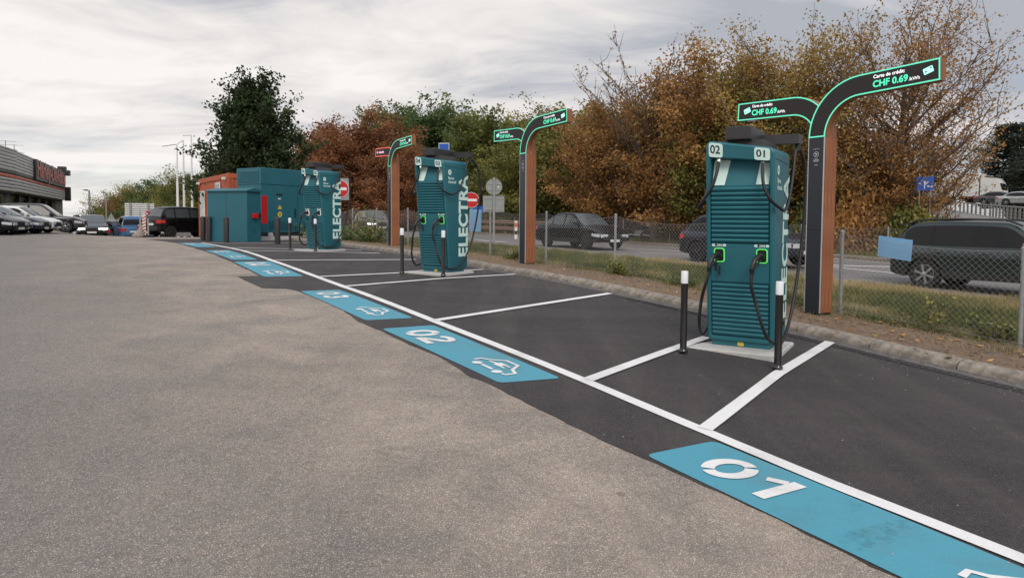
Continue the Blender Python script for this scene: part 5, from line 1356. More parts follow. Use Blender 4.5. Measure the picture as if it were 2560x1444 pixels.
def make_car(name, label, style, pm, loc, rz, cat='car', lit=False, rim=None, spokes=5, glass=None, group=None, rails=False, mirror_m=None, plate=True, simple=False, scale=None, roof_m=None, spoiler=False):
    S = dict(STY[style]); 
    if scale: S.update(scale)
    L, W, H, r = S['L'], S['W'], S['H'], S['r']; xf, xr = L/2-S['fo'], -L/2+S['ro']; hw = W/2
    glass = glass or M_CGLASS; rim = rim or M_RIM
    t = thing(name, label, cat, loc, rz, group)
    zs = S['zs']; ra = r+.055
    def bottom(x):
        z = zs + .10*max(0, (abs(x)-L/2+.5)/.5)**2
        for xw in (xf, xr):
            d = abs(x-xw)
            if d < ra: z = max(z, r+math.sqrt(ra*ra-d*d))
        return z
    deck = [(-L/2, S['tail']*.93), (-L/2+.06, S['tail']), (S['rg'], S['tail']), (-.6, S['belt']), (S['ws'], S['hood']+.02), (L/2-.5, (S['nose']+S['hood'])/2+.05), (L/2-.14, S['nose']+.02), (L/2, S['nose']-.06)]
    def topz(x): return interp(deck, x)
    def wid(x):
        e = .55; d = L/2-abs(x); k = 1.0 if d > e else math.sqrt(max(0, 1-(1-d/e)**2*1.0))
        q = .80 if x > 0 else .86
        return hw*(q+(1-q)*k)
    def yprof(z):
        # side section: tucked in at the sill, fullest at two thirds, leaning in above
        u = (z-zs)/(S['belt']-zs)
        return float(np.interp(u, [0, .12, .30, .42, .60, .78, .86, 1.0], [.955, .982, .988, .978, .990, 1.0, .972, .930]))
    xs = sorted(set([round(v, 3) for v in list(np.linspace(-L/2, L/2, 44)) + [-L/2+.02, -L/2+.06, -L/2+.12, L/2-.02, L/2-.06, L/2-.12] +
                     [xw+ra*math.cos(a) for xw in (xf, xr) for a in np.linspace(0.001, PI-.001, 15)] + [xw+sg*(ra+.012) for xw in (xf, xr) for sg in (-1, 1)]]))
    def zlev(x):
        b, tp = bottom(x), topz(x); sh = tp-.05
        return [b]+[b+(sh-b)*f for f in (.13, .27, .4, .52, .64, .76, .87, 1.0)]+[tp-.012]
    V = []; nx = len(xs)
    for x in xs:
        w = wid(x); lv = zlev(x); row = []
        for i, z in enumerate(lv):
            y = w*yprof(z)*(1.0 if i < 9 else .965); row.append((x, y, z))
        tp = topz(x); row += [(x, w*.80, tp+.008), (x, w*.45, tp+.022), (x, 0, tp+.028)]
        full = row + [(a, -b, c) for a, b, c in row[-2::-1]]
        full += [(x, -w*.80, lv[0]+.0), (x, w*.80, lv[0]+.0)]
        V += full
    k = len(full); F = [(i*k+j, i*k+(j+1) % k, (i+1)*k+(j+1) % k, (i+1)*k+j) for i in range(nx-1) for j in range(k)] + [tuple(range(k)), tuple(range((nx-1)*k, nx*k))]
    mb = MB(); mb.add(V, F); body = part('body', mb, pm, t, smooth=42)
    def yb(x, z): return wid(x)*yprof(z)
    # cabin
    roofc = [(S['rg']-.02, S['tail']-.02), (S['rr'], H-.055), (S['rr']+.35, H-.02), ((S['rr']+S['rf'])/2, H), (S['rf'], H-.03), (S['ws']+.0, S['hood']+.0)]
    def zr(x):
        pts = roofc; xs_ = [p[0] for p in pts]; zs_ = [p[1] for p in pts]; z = float(np.interp(x, xs_, zs_))
        # soften the corners
        z2 = sum(float(np.interp(x+d, xs_, zs_)) for d in (-.14, -.07, 0, .07, .14))/5
        return z2 if xs_[0]+.14 < x < xs_[-1]-.14 else z
    Yb = hw*.905; tum = .34
    def cy_(x, z):
        taper = 1-.11*max(0, (x-.2)/(S['ws']-.2))**2-.07*max(0, (-x+S['rr']+.6)/1.2)**2
        return (Yb-(z-S['belt'])*tum)*taper
    cx = np.linspace(S['rg'], S['ws'], 30); V = []; k = None
    for x in cx:
        z = max(zr(x), S['belt']-.02+.001); b = S['belt']-.06; e = max(z-.07, b+.004)
        row = [(x, cy_(x, b), b), (x, cy_(x, e), e), (x, cy_(x, e)-.055, z-.015), (x, (cy_(x, e)-.06)*.62, z+.008), (x, 0, z+.02)]
        full = row+[(a, -bb, c) for a, bb, c in row[-2::-1]]; k = len(full); V += full
    n_ = len(cx); F = [(i*k+j, i*k+j+1, (i+1)*k+j+1, (i+1)*k+j) for i in range(n_-1) for j in range(k-1)]+[tuple(range(k)), tuple(range((n_-1)*k, n_*k))]
    mb = MB(); mb.add(V, F); part('cabin', mb, roof_m or pm, t, smooth=42)
    # side windows follow the cabin's side
    for sgn in (1, -1):
        for (x0, x1) in S['pil']:
            V = []; X = np.linspace(x0, x1, 8)
            for x in X:
                zt_ = zr(x)-.105; zb_ = max(S['belt']+.015, topz(x)+.03)
                zt_ = max(zt_, zb_+.012); V += [(x, sgn*(cy_(x, zb_)+.006), zb_), (x, sgn*(cy_(x, zt_)+.006), zt_)]
            mb = MB(); mb.add(V, [(2*i, 2*i+1, 2*i+3, 2*i+2) for i in range(7)]); part('side_window', mb, glass, t, smooth=60)
    for sgn in (1, -1):
        for (x0, x1) in ((S['pil'][0][1], S['pil'][1][0]), (S['pil'][1][1], S['pil'][2][0])):
            V = []
            for x in (x0, x1):
                zb_ = max(S['belt']+.015, topz(x)+.03); zt_ = zr(x)-.10; V += [(x, sgn*(cy_(x, zb_)+.004), zb_), (x, sgn*(cy_(x, zt_)+.004), zt_)]
            mb = MB(); mb.add(V, [(0, 1, 3, 2)]); part('pillar_trim', mb, M_SEAM, t)
    def across(x0, x1, name, inset=.09, n=7):
        V = []; X = np.linspace(x0, x1, n)
        for x in X:
            z = zr(x); e = z-.07; w = cy_(x, e)-inset+.03; nrm = .010
            for q in (-1, -.62, 0, .62, 1):
                zz = z+.02-.034*abs(q)**1.6+nrm; V.append((x+(nrm if x0 > 0 else -nrm)*.8, w*q, zz))
        mb = MB(); mb.add(V, [(i*5+j, i*5+j+1, (i+1)*5+j+1, (i+1)*5+j) for i in range(n-1) for j in range(4)]); return part(name, mb, glass if name != 'windscreen' else M_CGLASSL, t, smooth=60)
    across(S['rf']+.05, S['ws']-.07, 'windscreen'); across(S['rg']+.03, S['rr']-.03, 'rear_window')
    # wheels
    ty, ri, hb = wheel_meshes(r, .225, rim, spokes, style)
    for x in (xf, xr):
        for sgn in (1, -1):
            w_ = link('wheel', ty, t, (x, sgn*(hw-.135), r)); w_.name = 'wheel'
            link('rim', ri, w_, (0, 0, 0), (0, random.uniform(0, 1.2), 0)); link('brake_disc', hb, w_)
    if simple: pass
    # lights: bands wrapped round the corners
    def band(xa, xb, z0, z1, d, m, name, sgn, front=True, z0b=None, z1b=None):
        """xa inner end distance from the bumper face along the side, xb how far in across the face (fraction of width)"""
        end = L/2 if front else -L/2; q = 1 if front else -1
        pts = []
        for i in range(6): pts.append((end-q*xa*(1-i/6), None))
        P = []
        for x, _ in pts: P.append((x, 0, ))
        V = []; m2 = len(pts)
        for i, (x, _) in enumerate(pts):
            u = i/(m2+1); za = z0+(0 if z0b is None else (z0b-z0)*u); zb_ = z1+(0 if z1b is None else (z1b-z1)*u)
            for z in (za, zb_): V.append((x+q*d*.6, sgn*(yb(x, z)+d), z))
        for y in (wid(end)*yprof((z0+z1)/2)-.004, wid(end)*xb):
            u = 1; za = z0 if z0b is None else z0b; zb_ = z1 if z1b is None else z1b
            for z in (za, zb_): V.append((end+q*d, sgn*y, z))
        n = len(V)//2; mb = MB(); mb.add(V, [(2*i, 2*i+1, 2*i+3, 2*i+2) for i in range(n-1)]); return part(name, mb, m, t, smooth=50, fix=True)
    hz = S['nose']-.14
    for sgn in (1, -1):
        band(.42, .50, hz-.02, hz+.10, .010, M_HEADON if lit else M_HEAD, 'headlight', sgn, True, hz-.08, hz+.06)
        band(.30, .62, S['tail']-.24, S['tail']-.09, .010, M_TAIL, 'tail_light', sgn, False, S['tail']-.26, S['tail']-.09)
    e = L/2
    def rect(x, y0, y1, z0, z1, m, name, th=.012):
        mb = MB(); mb.box(min(x, x+th), max(x, x+th), y0, y1, z0, z1); return part(name, mb, m, t)
    gw = wid(e)*.46
    g = rect(e+.001, -gw, gw, hz-.20, hz+.06, M_CLADP, 'grille')
    for kk in range(4):
        mb = MB(); mb.box(e+.0131, e+.022, -gw+.03, gw-.03, hz-.17+kk*.055, hz-.155+kk*.055); part('grille_bar', mb, M_RIMD, g)
    rect(e+.001, -wid(e)*.85, wid(e)*.85, zs+.13, zs+.26, M_CLADP, 'lower_intake')
    if plate:
        rect(e+.0135, -.26, .26, hz-.27, hz-.16, M_PLATE, 'number_plate')
        rect(-e-.0135-.012+.012, -.26, .26, S['tail']-.36, S['tail']-.25, M_PLATE, 'number_plate', -.012)
    rect(-e-.001, -wid(-e)*.8, wid(-e)*.8, zs+.12, zs+.30, M_CLADP, 'rear_bumper_panel', -.012)
    # door gaps, handles and mirrors
    for sgn in (1, -1):
        for x in (S['pil'][2][1]-.02, S['pil'][1][1]+.05, S['pil'][0][1]+.06):
            V = []; Z = np.linspace(max(bottom(x)+.02, zs+.06), topz(x)-.03, 7)
            for z in Z: V += [(x-.006, sgn*(yb(x, z)+.002), z), (x+.006, sgn*(yb(x, z)+.002), z)]
            mb = MB(); mb.add(V, [(2*i, 2*i+1, 2*i+3, 2*i+2) for i in range(6)]); part('door_gap', mb, M_SEAM, t)
        for x in (S['pil'][1][0]+.08, S['pil'][2][0]+.06):
            z = S['belt']-.13; y = sgn*(yb(x, z)+.012); mb = MB(); mb.bbox(x, x+.20, min(y-.012, y+.012), max(y-.012, y+.012), z-.014, z+.014, .004); part('door_handle', mb, pm, t)
        x = S['ws']-.33; z = S['belt']+.02; y0 = cy_(x, z)
        mb = MB(); mb.prism([(-.05, 0), (.12, .02), (.11, .12), (.0, .15), (-.06, .13)], lambda a, b: (x+a, sgn*(y0+.06), z+b), lambda a, b: (x+a*.8, sgn*(y0+.25), z+.02+b*.8)); mr_ = part('mirror', mb, mirror_m or pm, t, smooth=60)
        mb = MB(); mb.box(x-.02, x+.05, min(sgn*(y0-.02), sgn*(y0+.07)), max(sgn*(y0-.02), sgn*(y0+.07)), z-.01, z+.04); part('mirror_arm', mb, M_CLADP, mr_)
        if S['clad']:
            V = []
            X = [x_ for x_ in xs if -L/2+.05 < x_ < L/2-.05]
            for x_ in X:
                b = bottom(x_); tp = max(b+.075, zs+.17) if b < zs+.2 else b+.075
                for z in (b-.005, tp): V.append((x_, sgn*(yb(x_, z)+.012), z))
            mb = MB(); mb.add(V, [(2*i, 2*i+1, 2*i+3, 2*i+2) for i in range(len(X)-1)]); part('side_cladding', mb, M_CLADP, t, smooth=50)
        if rails:
            mb = MB(); P = [(x_, sgn*(cy_(x_, zr(x_)-.07)-.07), zr(x_)+.055) for x_ in np.linspace(S['rr']+.1, S['rf']+.05, 12)]; P = [(P[0][0]-.12, P[0][1], P[0][2]-.06)]+P+[(P[-1][0]+.15, P[-1][1], P[-1][2]-.07)]
            mb.tube(P, .022, 8); part('roof_rail', mb, M_CLADP, t, smooth=60)
    if spoiler:
        mb = MB(); z = H-.075; mb.prism([(S['rr']+.1, z+.03), (S['rr']-.28, z+.005), (S['rr']-.28, z-.03), (S['rr']+.0, z-.03)], lambda a, b: (a, -hw*.62, b), lambda a, b: (a, hw*.62, b)); part('spoiler', mb, pm, t)
    return t
def road_pos(px, pyb, depth):
    p = at(px, pyb, depth); return p.x, p.y
HEAD = AZ-PI/2          # heading along the row towards the camera's right
P_GREEN = mat('car_dark_green', (.014, .024, .024), .2, coat=.35, spec=.35); P_BLACK = mat('car_black', (.005, .005, .006), .22, coat=.1, spec=.25); P_DBLUE = paint('dark_blue', (.010, .014, .026)); P_GREY = paint('grey', (.055, .058, .064))
P_WHITE = paint('white', (.62, .62, .61)); P_SILVER = paint('silver', (.33, .34, .35), .3, .4); P_BLUE = paint('blue', (.045, .11, .22)); P_DGREY = paint('dark_grey', (.032, .032, .036)); P_BRONZE = mat('car_bronze_mirror', (.30, .20, .13), .4)
def road_car(s, t_, *a, **k):
    x, y, z = gst(s, t_, .02); k.setdefault('rz', HEAD); return make_car(*a[:4], (x, y, z), k.pop('rz'), **k)
def on_road(pxr, t_):
    """s on the road line t_ that is seen at this column"""
    m = (pxr-CX)/FPX; # x/y = m ; x = A0 s + B0 t ; y = A1 s + B1 t
    return (m*B_DIR[1]*t_-B_DIR[0]*t_)/(A_DIR[0]-m*A_DIR[1])
# green SUV at right: rear axle column 2312
s_r = on_road(2312, 18.2); s_c = s_r-(STY['box']['L']/2-STY['box']['ro'])
road_car(s_c, 19.1, 'green_suv', 'dark green SUV with roof rails driving right, nearest car on the road', 'box', P_GREEN, rails=True, rim=M_RIM, spokes=6, mirror_m=P_BRONZE, spoiler=True)
road_car(on_road(1450, 20.2), 20.2, 'black_suv', 'black sloping-roof SUV driving right between the middle totem and the nearest kiosk', 'coupe_suv', P_BLACK, rim=M_RIMD, spokes=5, glass=M_CGLASSL)
road_car(on_road(1868, 19.3), 19.3, 'dark_hatchback', 'dark car half hidden behind the nearest kiosk, its red tail light showing', 'suv', P_DBLUE, rim=M_RIMD)
road_car(on_road(932, 19.0), 19.0, 'grey_suv', 'grey SUV with lit headlights driving between the farthest and middle kiosks', 'suv', P_GREY, lit=True, rim=M_RIM, glass=M_CGLASSL, rz=HEAD-.10)
# cars parked by the shop
def lot_car(px, pyb, dep, *a, **k):
    p = at(px, pyb, dep); z = gz(p.x, p.y)+.004; rz = k.pop('rz'); print('lotcar', a[0], round(p.z-z, 2), [round(v, 1) for v in st(p.x, p.y)]); return make_car(*a[:4], (p.x, p.y, z), rz, **k)
G1 = 'cars parked nose out in front of the motorcycle shop'
lot_car(96, 585, 41, 'dark_wagon', 'tall dark estate car with big alloy wheels, rightmost of the row by the shop', 'wagon', P_DGREY, rz=R(22), rim=M_RIM, spokes=5, group=G1, scale=dict(H=1.68))
lot_car(42, 585, 38.6, 'white_car', 'white car whose nose shows between the two dark cars by the shop', 'hatch', P_WHITE, rz=R(14), group=G1)
lot_car(-8, 584, 36.6, 'dark_blue_car', 'dark blue low car with silver wheel beside the white one by the shop', 'sedan', P_DBLUE, rz=R(14), group=G1, rim=M_RIM)
lot_car(-46, 584, 35.2, 'silver_car', 'silver car whose bumper shows behind the leftmost black car', 'hatch', P_SILVER, rz=R(8), group=G1)
lot_car(-66, 585, 33.2, 'black_car', 'black car cut off by the left edge of the photo', 'hatch', P_BLACK, rz=R(10), group=G1, scale=dict(H=1.50))
# cars further down the slope
def dip_car(px, ptop, dep, *a, **k):
    S = dict(STY[a[2]]); S.update(k.get('scale') or {}); p = at(px, ptop, dep); z = p.z-S['H']; rz = k.pop('rz'); g = gz(p.x, p.y); print('dip', a[0], round(z-g, 2)); return make_car(*a[:4], (p.x, p.y, g+.004 if k.pop('ground', True) else z), rz, **k)
lot_car(462, 594, 37, 'black_minivan', 'small tall black car parked behind the orange container, tail towards the camera', 'mini', P_BLACK, rz=R(57), rim=M_RIMD, glass=M_CGLASSL)
lot_car(452, 590, 46, 'silver_estate', 'silver car whose roof shows above the small black car', 'wagon', P_SILVER, rz=R(50), scale=dict(H=1.72))
lot_car(398, 590, 45, 'black_and_silver_car', 'car with bright front lights just left of the small black car', 'hatch', P_DGREY, rz=R(-70))
dip_car(325, 551, 50, 'blue_van', 'blue compact van seen from behind, left of the striped barrier', 'van', P_BLUE, rz=R(125), glass=M_CGLASS)
dip_car(288, 558, 53, 'grey_estate', 'grey car beside the blue van on its left', 'wagon', P_GREY, rz=R(128))
dip_car(268, 571, 52, 'black_low_car', 'low black car sunk behind the brow, right of the oncoming one', 'sedan', P_BLACK, rz=R(160))
dip_car(231, 563, 47, 'oncoming_car', 'oncoming dark car with both headlights lit on the slope', 'sedan', P_GREY, rz=R(-60), lit=True, glass=M_CGLASSL)
dip_car(222, 562, 62, 'white_far_car', 'pale car behind the oncoming one with lit headlights', 'sedan', P_SILVER, rz=R(-70))
# traffic on the ramp
def ramp_car(px, pyb, dep, *a, **k): p = at(px, pyb, dep); rz = k.pop('rz'); return make_car(*a[:4], (p.x, p.y, p.z), rz, **k)
ramp_car(2500, 512, 76, 'ramp_grey_car', 'grey car on the elevated road, left of the silver one', 'sedan', P_GREY, rz=R(-45), lit=True)
ramp_car(2556, 513, 74, 'ramp_silver_car', 'silver car on the elevated road at the right edge', 'sedan', P_SILVER, rz=R(-45), lit=True)
ramp_car(2352, 505, 100, 'ramp_white_car', 'white car on the elevated road seen through the twigs below the direction sign', 'sedan', P_WHITE, rz=R(-45), lit=True)
def truck(label, px, pyb, dep, rz, cab_m, box_m, H=3.6, W=2.5, L=9):
    p = at(px, pyb, dep); t = thing('truck', label, 'truck', (p.x, p.y, p.z), rz)
    mb = MB(); mb.bbox(-L, -2.4, -W/2, W/2, .9, H+.2, .06); part('cargo_box', mb, box_m, t)
    mb = MB(); mb.prism([(-2.2, .5), (.1, .5), (.12, 1.6), (-.15, 2.5), (-.5, H-.5), (-2.2, H-.3)], lambda x, z: (x, -W/2+.05, z), lambda x, z: (x, W/2-.05, z)); part('cab', mb, cab_m, t)
    mb = MB(); mb.add([(.135, -W/2+.2, 1.62), (.135, W/2-.2, 1.62), (-.14, W/2-.25, 2.48), (-.14, -W/2+.25, 2.48)], [(0, 1, 2, 3)]); part('windscreen', mb, M_CGLASS, t)
    mb = MB(); mb.box(.1301, .16, -W/2+.3, W/2-.3, .75, 1.3); part('grille', mb, M_CLADP, t)
    for y in (-W/2+.1, W/2-.45):
        mb = MB(); mb.box(.1302, .17, y, y+.35, .55, .72); part('headlight', mb, M_HEADON, t)
    for x in (-.9, -6.5, -7.8):
        for y in (-W/2+.2, W/2-.2):
            mb = MB(); mb.lathe([(.3, -.15), (.5, -.14), (.5, .14), (.3, .15)], 18, c=(x, y, .5), axis='y'); part('wheel', mb, M_TYRE, t)
    return t
truck('white truck cab on the elevated road behind the grey car', 2508, 508, 88, R(-52), P_WHITE, M_WPAINT)
truck('white and red truck on the elevated road, half hidden by the thin tree', 2446, 508, 98, R(-50), mat('truck_red', (.42, .02, .02), .4), mat('truck_red', (.42, .02, .02), .4))
# two motorbikes behind the far fence
def motorbike(label, s, t_):
    x, y, z = gst(s, t_, .1); t = thing('motorbike', label, 'motorbike', (x, y, z), HEAD+.5)
    for xx in (-.7, .7):
        mb = MB(); mb.lathe([(.22, -.06), (.31, -.05), (.31, .05), (.22, .06)], 18, c=(xx, 0, .31), axis='y'); part('wheel', mb, M_TYRE, t)
    mb = MB(); mb.tube([(.7, 0, .31), (.5, 0, .9), (.42, 0, 1.05)], .03, 8); part('fork', mb, M_STEEL, t)
    mb = MB(); mb.tube([(.45, -.35, 1.08), (.45, .35, 1.08)], .018, 6); part('handlebar', mb, M_STEEL, t)
    mb = MB(); mb.prism([(.4, .62), (.38, .95), (.1, .98), (-.1, .8), (-.75, .85), (-.8, .78), (-.2, .62)], lambda a, b: (a, -.13, b), lambda a, b: (a, .13, b)); part('tank_and_seat', mb, P_DBLUE, t)
    mb = MB(); mb.bbox(-.3, .3, -.15, .15, .28, .6, .04); part('engine', mb, M_STEEL, t)
    mb = MB(); mb.tube([(.1, -.16, .3), (-.8, -.18, .38)], .05, 8); part('exhaust', mb, M_RIM, t)
motorbike('motorbike parked behind the far fence, right of the black SUV', on_road(1600, 27.8), 27.8)
motorbike('second motorbike parked behind the far fence, farther right of the black SUV', on_road(1645, 27.8), 27.8)
# ------------------------------------------------------------------ vegetation
def leaf_mat(name, stops, trans=.38):
    if name in ('golden_leaves', 'russet_leaves'): stops = [(p, (c[0]*.92, c[1]*.84, c[2]*.9)) for p, c in stops]
    m, nt, N, L, b = nodes_mat(name)
    a = N.new('ShaderNodeAttribute'); a.attribute_name = 'tint'
    c = ramp(N, L, a.outputs['Fac'], stops)
    L.new(c, b.inputs['Base Color']); b.inputs['Roughness'].default_value = .6; b.inputs['Specular IOR Level'].default_value = .25
    tr = N.new('ShaderNodeBsdfTranslucent'); L.new(c, tr.inputs[0]); mx = N.new('ShaderNodeMixShader'); mx.inputs[0].default_value = trans
    L.new(b.outputs[0], mx.inputs[1]); L.new(tr.outputs[0], mx.inputs[2]); L.new(mx.outputs[0], N['Material Output'].inputs[0])
    return m
LM_MAPLE = leaf_mat('maple_leaves', [(0, (0.017, 0.030, 0.013)), (1, (0.137, 0.151, 0.046)), (.55, (0.043, 0.072, 0.026))])
LM_RUSSET = leaf_mat('russet_leaves', [(0, (0.109, 0.071, 0.028)), (1, (0.837, 0.517, 0.157)), (.35, (0.346, 0.199, 0.069)), (.7, (0.528, 0.328, 0.102))])
LM_REDBR = leaf_mat('red_brown_leaves', [(0, (0.091, 0.052, 0.028)), (1, (0.437, 0.228, 0.094)), (.5, (0.283, 0.123, 0.055))])
LM_OLIVE = leaf_mat('olive_leaves', [(0, (0.059, 0.067, 0.020)), (1, (0.619, 0.497, 0.137)), (.4, (0.164, 0.175, 0.048)), (.75, (0.346, 0.308, 0.083))])
LM_GREEN = leaf_mat('green_leaves', [(0, (0.036, 0.063, 0.024)), (1, (0.273, 0.337, 0.108)), (.5, (0.109, 0.160, 0.055))])
LM_YGREEN = leaf_mat('yellow_green_leaves', [(0, (0.055, 0.071, 0.021)), (1, (0.346, 0.337, 0.083)), (.5, (0.155, 0.175, 0.050))])
LM_GOLD = leaf_mat('golden_leaves', [(0, (0.109, 0.084, 0.028)), (1, (0.837, 0.616, 0.176)), (.45, (0.346, 0.248, 0.070)), (.75, (0.528, 0.398, 0.118))])
LM_CEDAR = leaf_mat('cedar_needles', [(0, (.022, .032, .026)), (1, (.105, .125, .092))])
M_BARK = mat('grey_brown_bark', (.085, .068, .055), .9, noise=.35, nscale=6, bump=.6, bscale=20)
M_BARKL = mat('pale_twig_bark', (.13, .10, .082), .9, noise=.25, nscale=6)
def leaf_quads(C, size, rng, up=.35, aspect=1.5):
    n = len(C); d = rng.normal(size=(n, 3)); d /= np.linalg.norm(d, axis=1)[:, None]
    nrm = rng.normal(size=(n, 3)); nrm[:, 2] += up*2; nrm /= np.linalg.norm(nrm, axis=1)[:, None]
    u = np.cross(nrm, d); u /= np.linalg.norm(u, axis=1)[:, None]+1e-9; v = np.cross(nrm, u)
    s = (size*rng.uniform(.6, 1.35, n))[:, None]
    u = u*s*.5*aspect; v = v*s*.5
    # a pointed oval bent along its middle
    P = np.stack([C-u, C-v*.9-nrm*s*.06, C+u, C+v*.9-nrm*s*.06], 1).reshape(-1, 3)
    F = np.arange(4*n).reshape(n, 4); return P, F
def grow(rng, H, rad, n_limb, z0, crown, twigs=10, spread=1.0, lean=(0, 0), up=.5, trunk_top=.85):
    """skeleton: trunk, limbs reaching for the crown outline, twigs. crown(u)-> radius fraction at height fraction"""
    segs = []; tips = []
    tp = []; n = 9
    for i in range(n+1):
        u = i/n; tp.append(np.array((lean[0]*u*u+math.sin(u*4+rad)*.12*u*rad*.3, lean[1]*u*u+math.cos(u*3.3)*.1*u*rad*.3, H*trunk_top*u)))
    segs.append((tp, .028*H+.03, .03))
    for k in range(n_limb):
        u = z0+(1-z0)*((k+.5)/n_limb)**.9*.93; zb = max(.1, u-.16-.12*rng.random())*trunk_top
        i = min(int(zb/trunk_top*n), n-1); base = tp[i]+(tp[i+1]-tp[i])*((zb/trunk_top*n)-i)
        a = k*2.399+rng.uniform(-.4, .4); rr = rad*crown(u)*rng.uniform(.75, 1.05)*spread
        end = np.array((lean[0]*u*u+math.cos(a)*rr, lean[1]*u*u+math.sin(a)*rr, H*min(u+.02+.05*rng.random(), .99)))
        mid = (base+end)/2+np.array((0, 0, -H*.03+up*.08*H*(rng.random()-.3)))+rng.normal(size=3)*.04*rad
        q1 = base*.6+mid*.4+rng.normal(size=3)*.03*rad; L_ = []
        for j in range(7):
            w = j/6; L_.append(base*(1-w)**2+2*mid*w*(1-w)+end*w*w+rng.normal(size=3)*.02*rad*(j > 0))
        r0 = .011*H*(1.2-u); segs.append((L_, max(r0, .02), .012))
        for m in range(twigs):
            w = .25+.75*rng.random(); p = base*(1-w)**2+2*mid*w*(1-w)+end*w*w
            dr_ = rng.normal(size=3); dr_[2] = abs(dr_[2])*up+.05; dr_ += (end-base)/np.linalg.norm(end-base)*.9; dr_ /= np.linalg.norm(dr_)
            ln = rad*rng.uniform(.18, .42)*(.6+.5*w); e = p+dr_*ln+np.array((0, 0, .04*ln)); mm = (p+e)/2+rng.normal(size=3)*.05*ln
            segs.append(([p, mm, e], .014+.002*H*.3, .006)); tips.append((p, mm, e, rng.random()))
    return segs, tips
def tubes_np(segs, m, name):
    V = []; F = []; 
    for pts, r0, r1 in segs:
        n = len(pts); k = 6 if r0 > .06 else 4 if r0 > .03 else 3; b = len(V)
        for i, p in enumerate(pts):
            d = pts[min(i+1, n-1)]-pts[max(i-1, 0)]; d = d/(np.linalg.norm(d)+1e-9); a = np.cross(d, (0.3, .9, .1)); a /= np.linalg.norm(a)+1e-9; c = np.cross(d, a); r = r0+(r1-r0)*i/(n-1)
            for q in range(k):
                th = 2*PI*q/k; V.append(p+(a*math.cos(th)+c*math.sin(th))*r)
        for i in range(n-1):
            for q in range(k): F.append((b+i*k+q, b+i*k+(q+1) % k, b+(i+1)*k+(q+1) % k, b+(i+1)*k+q))
    return np_mesh(name, np.array(V), np.array(F), m, smooth=True)
def tree_meshes(seed, H, rad, leaves, lsize, lm, n_limb=26, z0=.22, crown=None, twigs=12, clump=.22, bark=None, lean=(0, 0), up=.5, tintbias=0.0, fill=.25, spread=1.0, trunk_top=.85):
    rng = np.random.default_rng(seed); crown = crown or (lambda u: math.sqrt(max(.03, 1-((u-.5)/.55)**2)))
    segs, tips = grow(rng, H, rad, n_limb, z0, crown, twigs, spread, lean, up, trunk_top)
    T0 = np.array([t[0] for t in tips]); T1 = np.array([t[2] for t in tips]); tt = np.array([t[3] for t in tips])
    idx = rng.integers(0, len(tips), leaves); w = rng.random(leaves)**.7
    C = T0[idx]*(1-w)[:, None]+T1[idx]*w[:, None]+rng.normal(size=(leaves, 3))*clump*rad*.32*np.array((1, 1, .6))
    nf = int(leaves*fill); u = rng.uniform(z0*.8, .93, nf); th = rng.uniform(0, 2*PI, nf); rr = np.array([crown(x) for x in u])*rad*np.sqrt(rng.random(nf))*.8
    C2 = np.stack([np.cos(th)*rr+lean[0]*u*u, np.sin(th)*rr+lean[1]*u*u, u*H], 1)
    # thin the filling into clumps
    ph = np.sin(C2[:, 0]*2.1+seed)+np.sin(C2[:, 1]*2.3)+np.sin(C2[:, 2]*2.7+1); C2 = C2[ph > -.6]
    C = np.concatenate([C, C2]); tint = np.concatenate([tt[idx]*.55+rng.random(leaves)*.45, rng.random(len(C2))*.6])
    cl = .5+.5*np.sin(C[:, 0]*1.1+seed*1.7)*np.sin(C[:, 1]*1.3+2)*np.sin(C[:, 2]*1.2+seed); tint = np.clip(.5+(tint*.62+cl*.42-.06+tintbias-.5)*.85, 0, 1)
    P, F = leaf_quads(C, lsize, rng)
    return tubes_np(segs, bark or M_BARK, 'trunk'), np_mesh('crown', P, F, lm, tint)
def place_tree(label, name, px, dep, pytop, tm, H, group=None, rz=0.0, sxy=1.0, sink=.1):
    """scaled so that its top reaches the given height at its real distance"""
    b = at(px, 560, dep); g = gz(b.x, b.y)-sink; top = at(px, pytop, dep).z; zz = np.empty(len(tm[1].vertices)*3, np.float32); tm[1].vertices.foreach_get('co', zz); k = (top-g)/float(np.percentile(zz[2::3], 99.7))
    t = thing(name, label, 'tree', (b.x, b.y, g), rz, group); t.scale = (k*sxy, k*sxy, k)
    link('trunk', tm[0], t); o = link('crown', tm[1], t); return t
def con(a, b): return lambda u: max(.06, min(1, (1-u)*a+.08)*min(1, (u)*b+.3))
print('trees')
TG = 'autumn trees beyond the road'
# the big spreading russet tree at right, thin enough to see the sky through
tmA = tree_meshes(11, 10.6, 4.9, 25000, .080, LM_RUSSET, n_limb=64, z0=.16, twigs=16, clump=.17, crown=lambda u: .55+.6*u if u < .5 else .88*math.sqrt(max(.06, 1-((u-.52)/.5)**2)), bark=M_BARKL, fill=.05, up=.9)
tmA2 = tree_meshes(12, 9.0, 4.6, 44000, .088, LM_GOLD, n_limb=44, z0=.10, twigs=14, clump=.19, crown=lambda u: .75*math.sqrt(max(.08, 1-((u-.45)/.58)**2))+.2, bark=M_BARKL, fill=.12, up=.9)
tmB = tree_meshes(13, 8.4, 4.4, 48000, .105, LM_RUSSET, n_limb=40, z0=.08, twigs=13, clump=.20, bark=M_BARK, fill=.3, tintbias=-.05)
tmC = tree_meshes(14, 8.0, 4.2, 48000, .105, LM_OLIVE, n_limb=38, z0=.06, twigs=13, clump=.22, fill=.35, tintbias=.02)
tmD = tree_meshes(15, 9.0, 4.0, 42000, .145, LM_GREEN, n_limb=36, z0=.10, twigs=12, clump=.22, fill=.35)
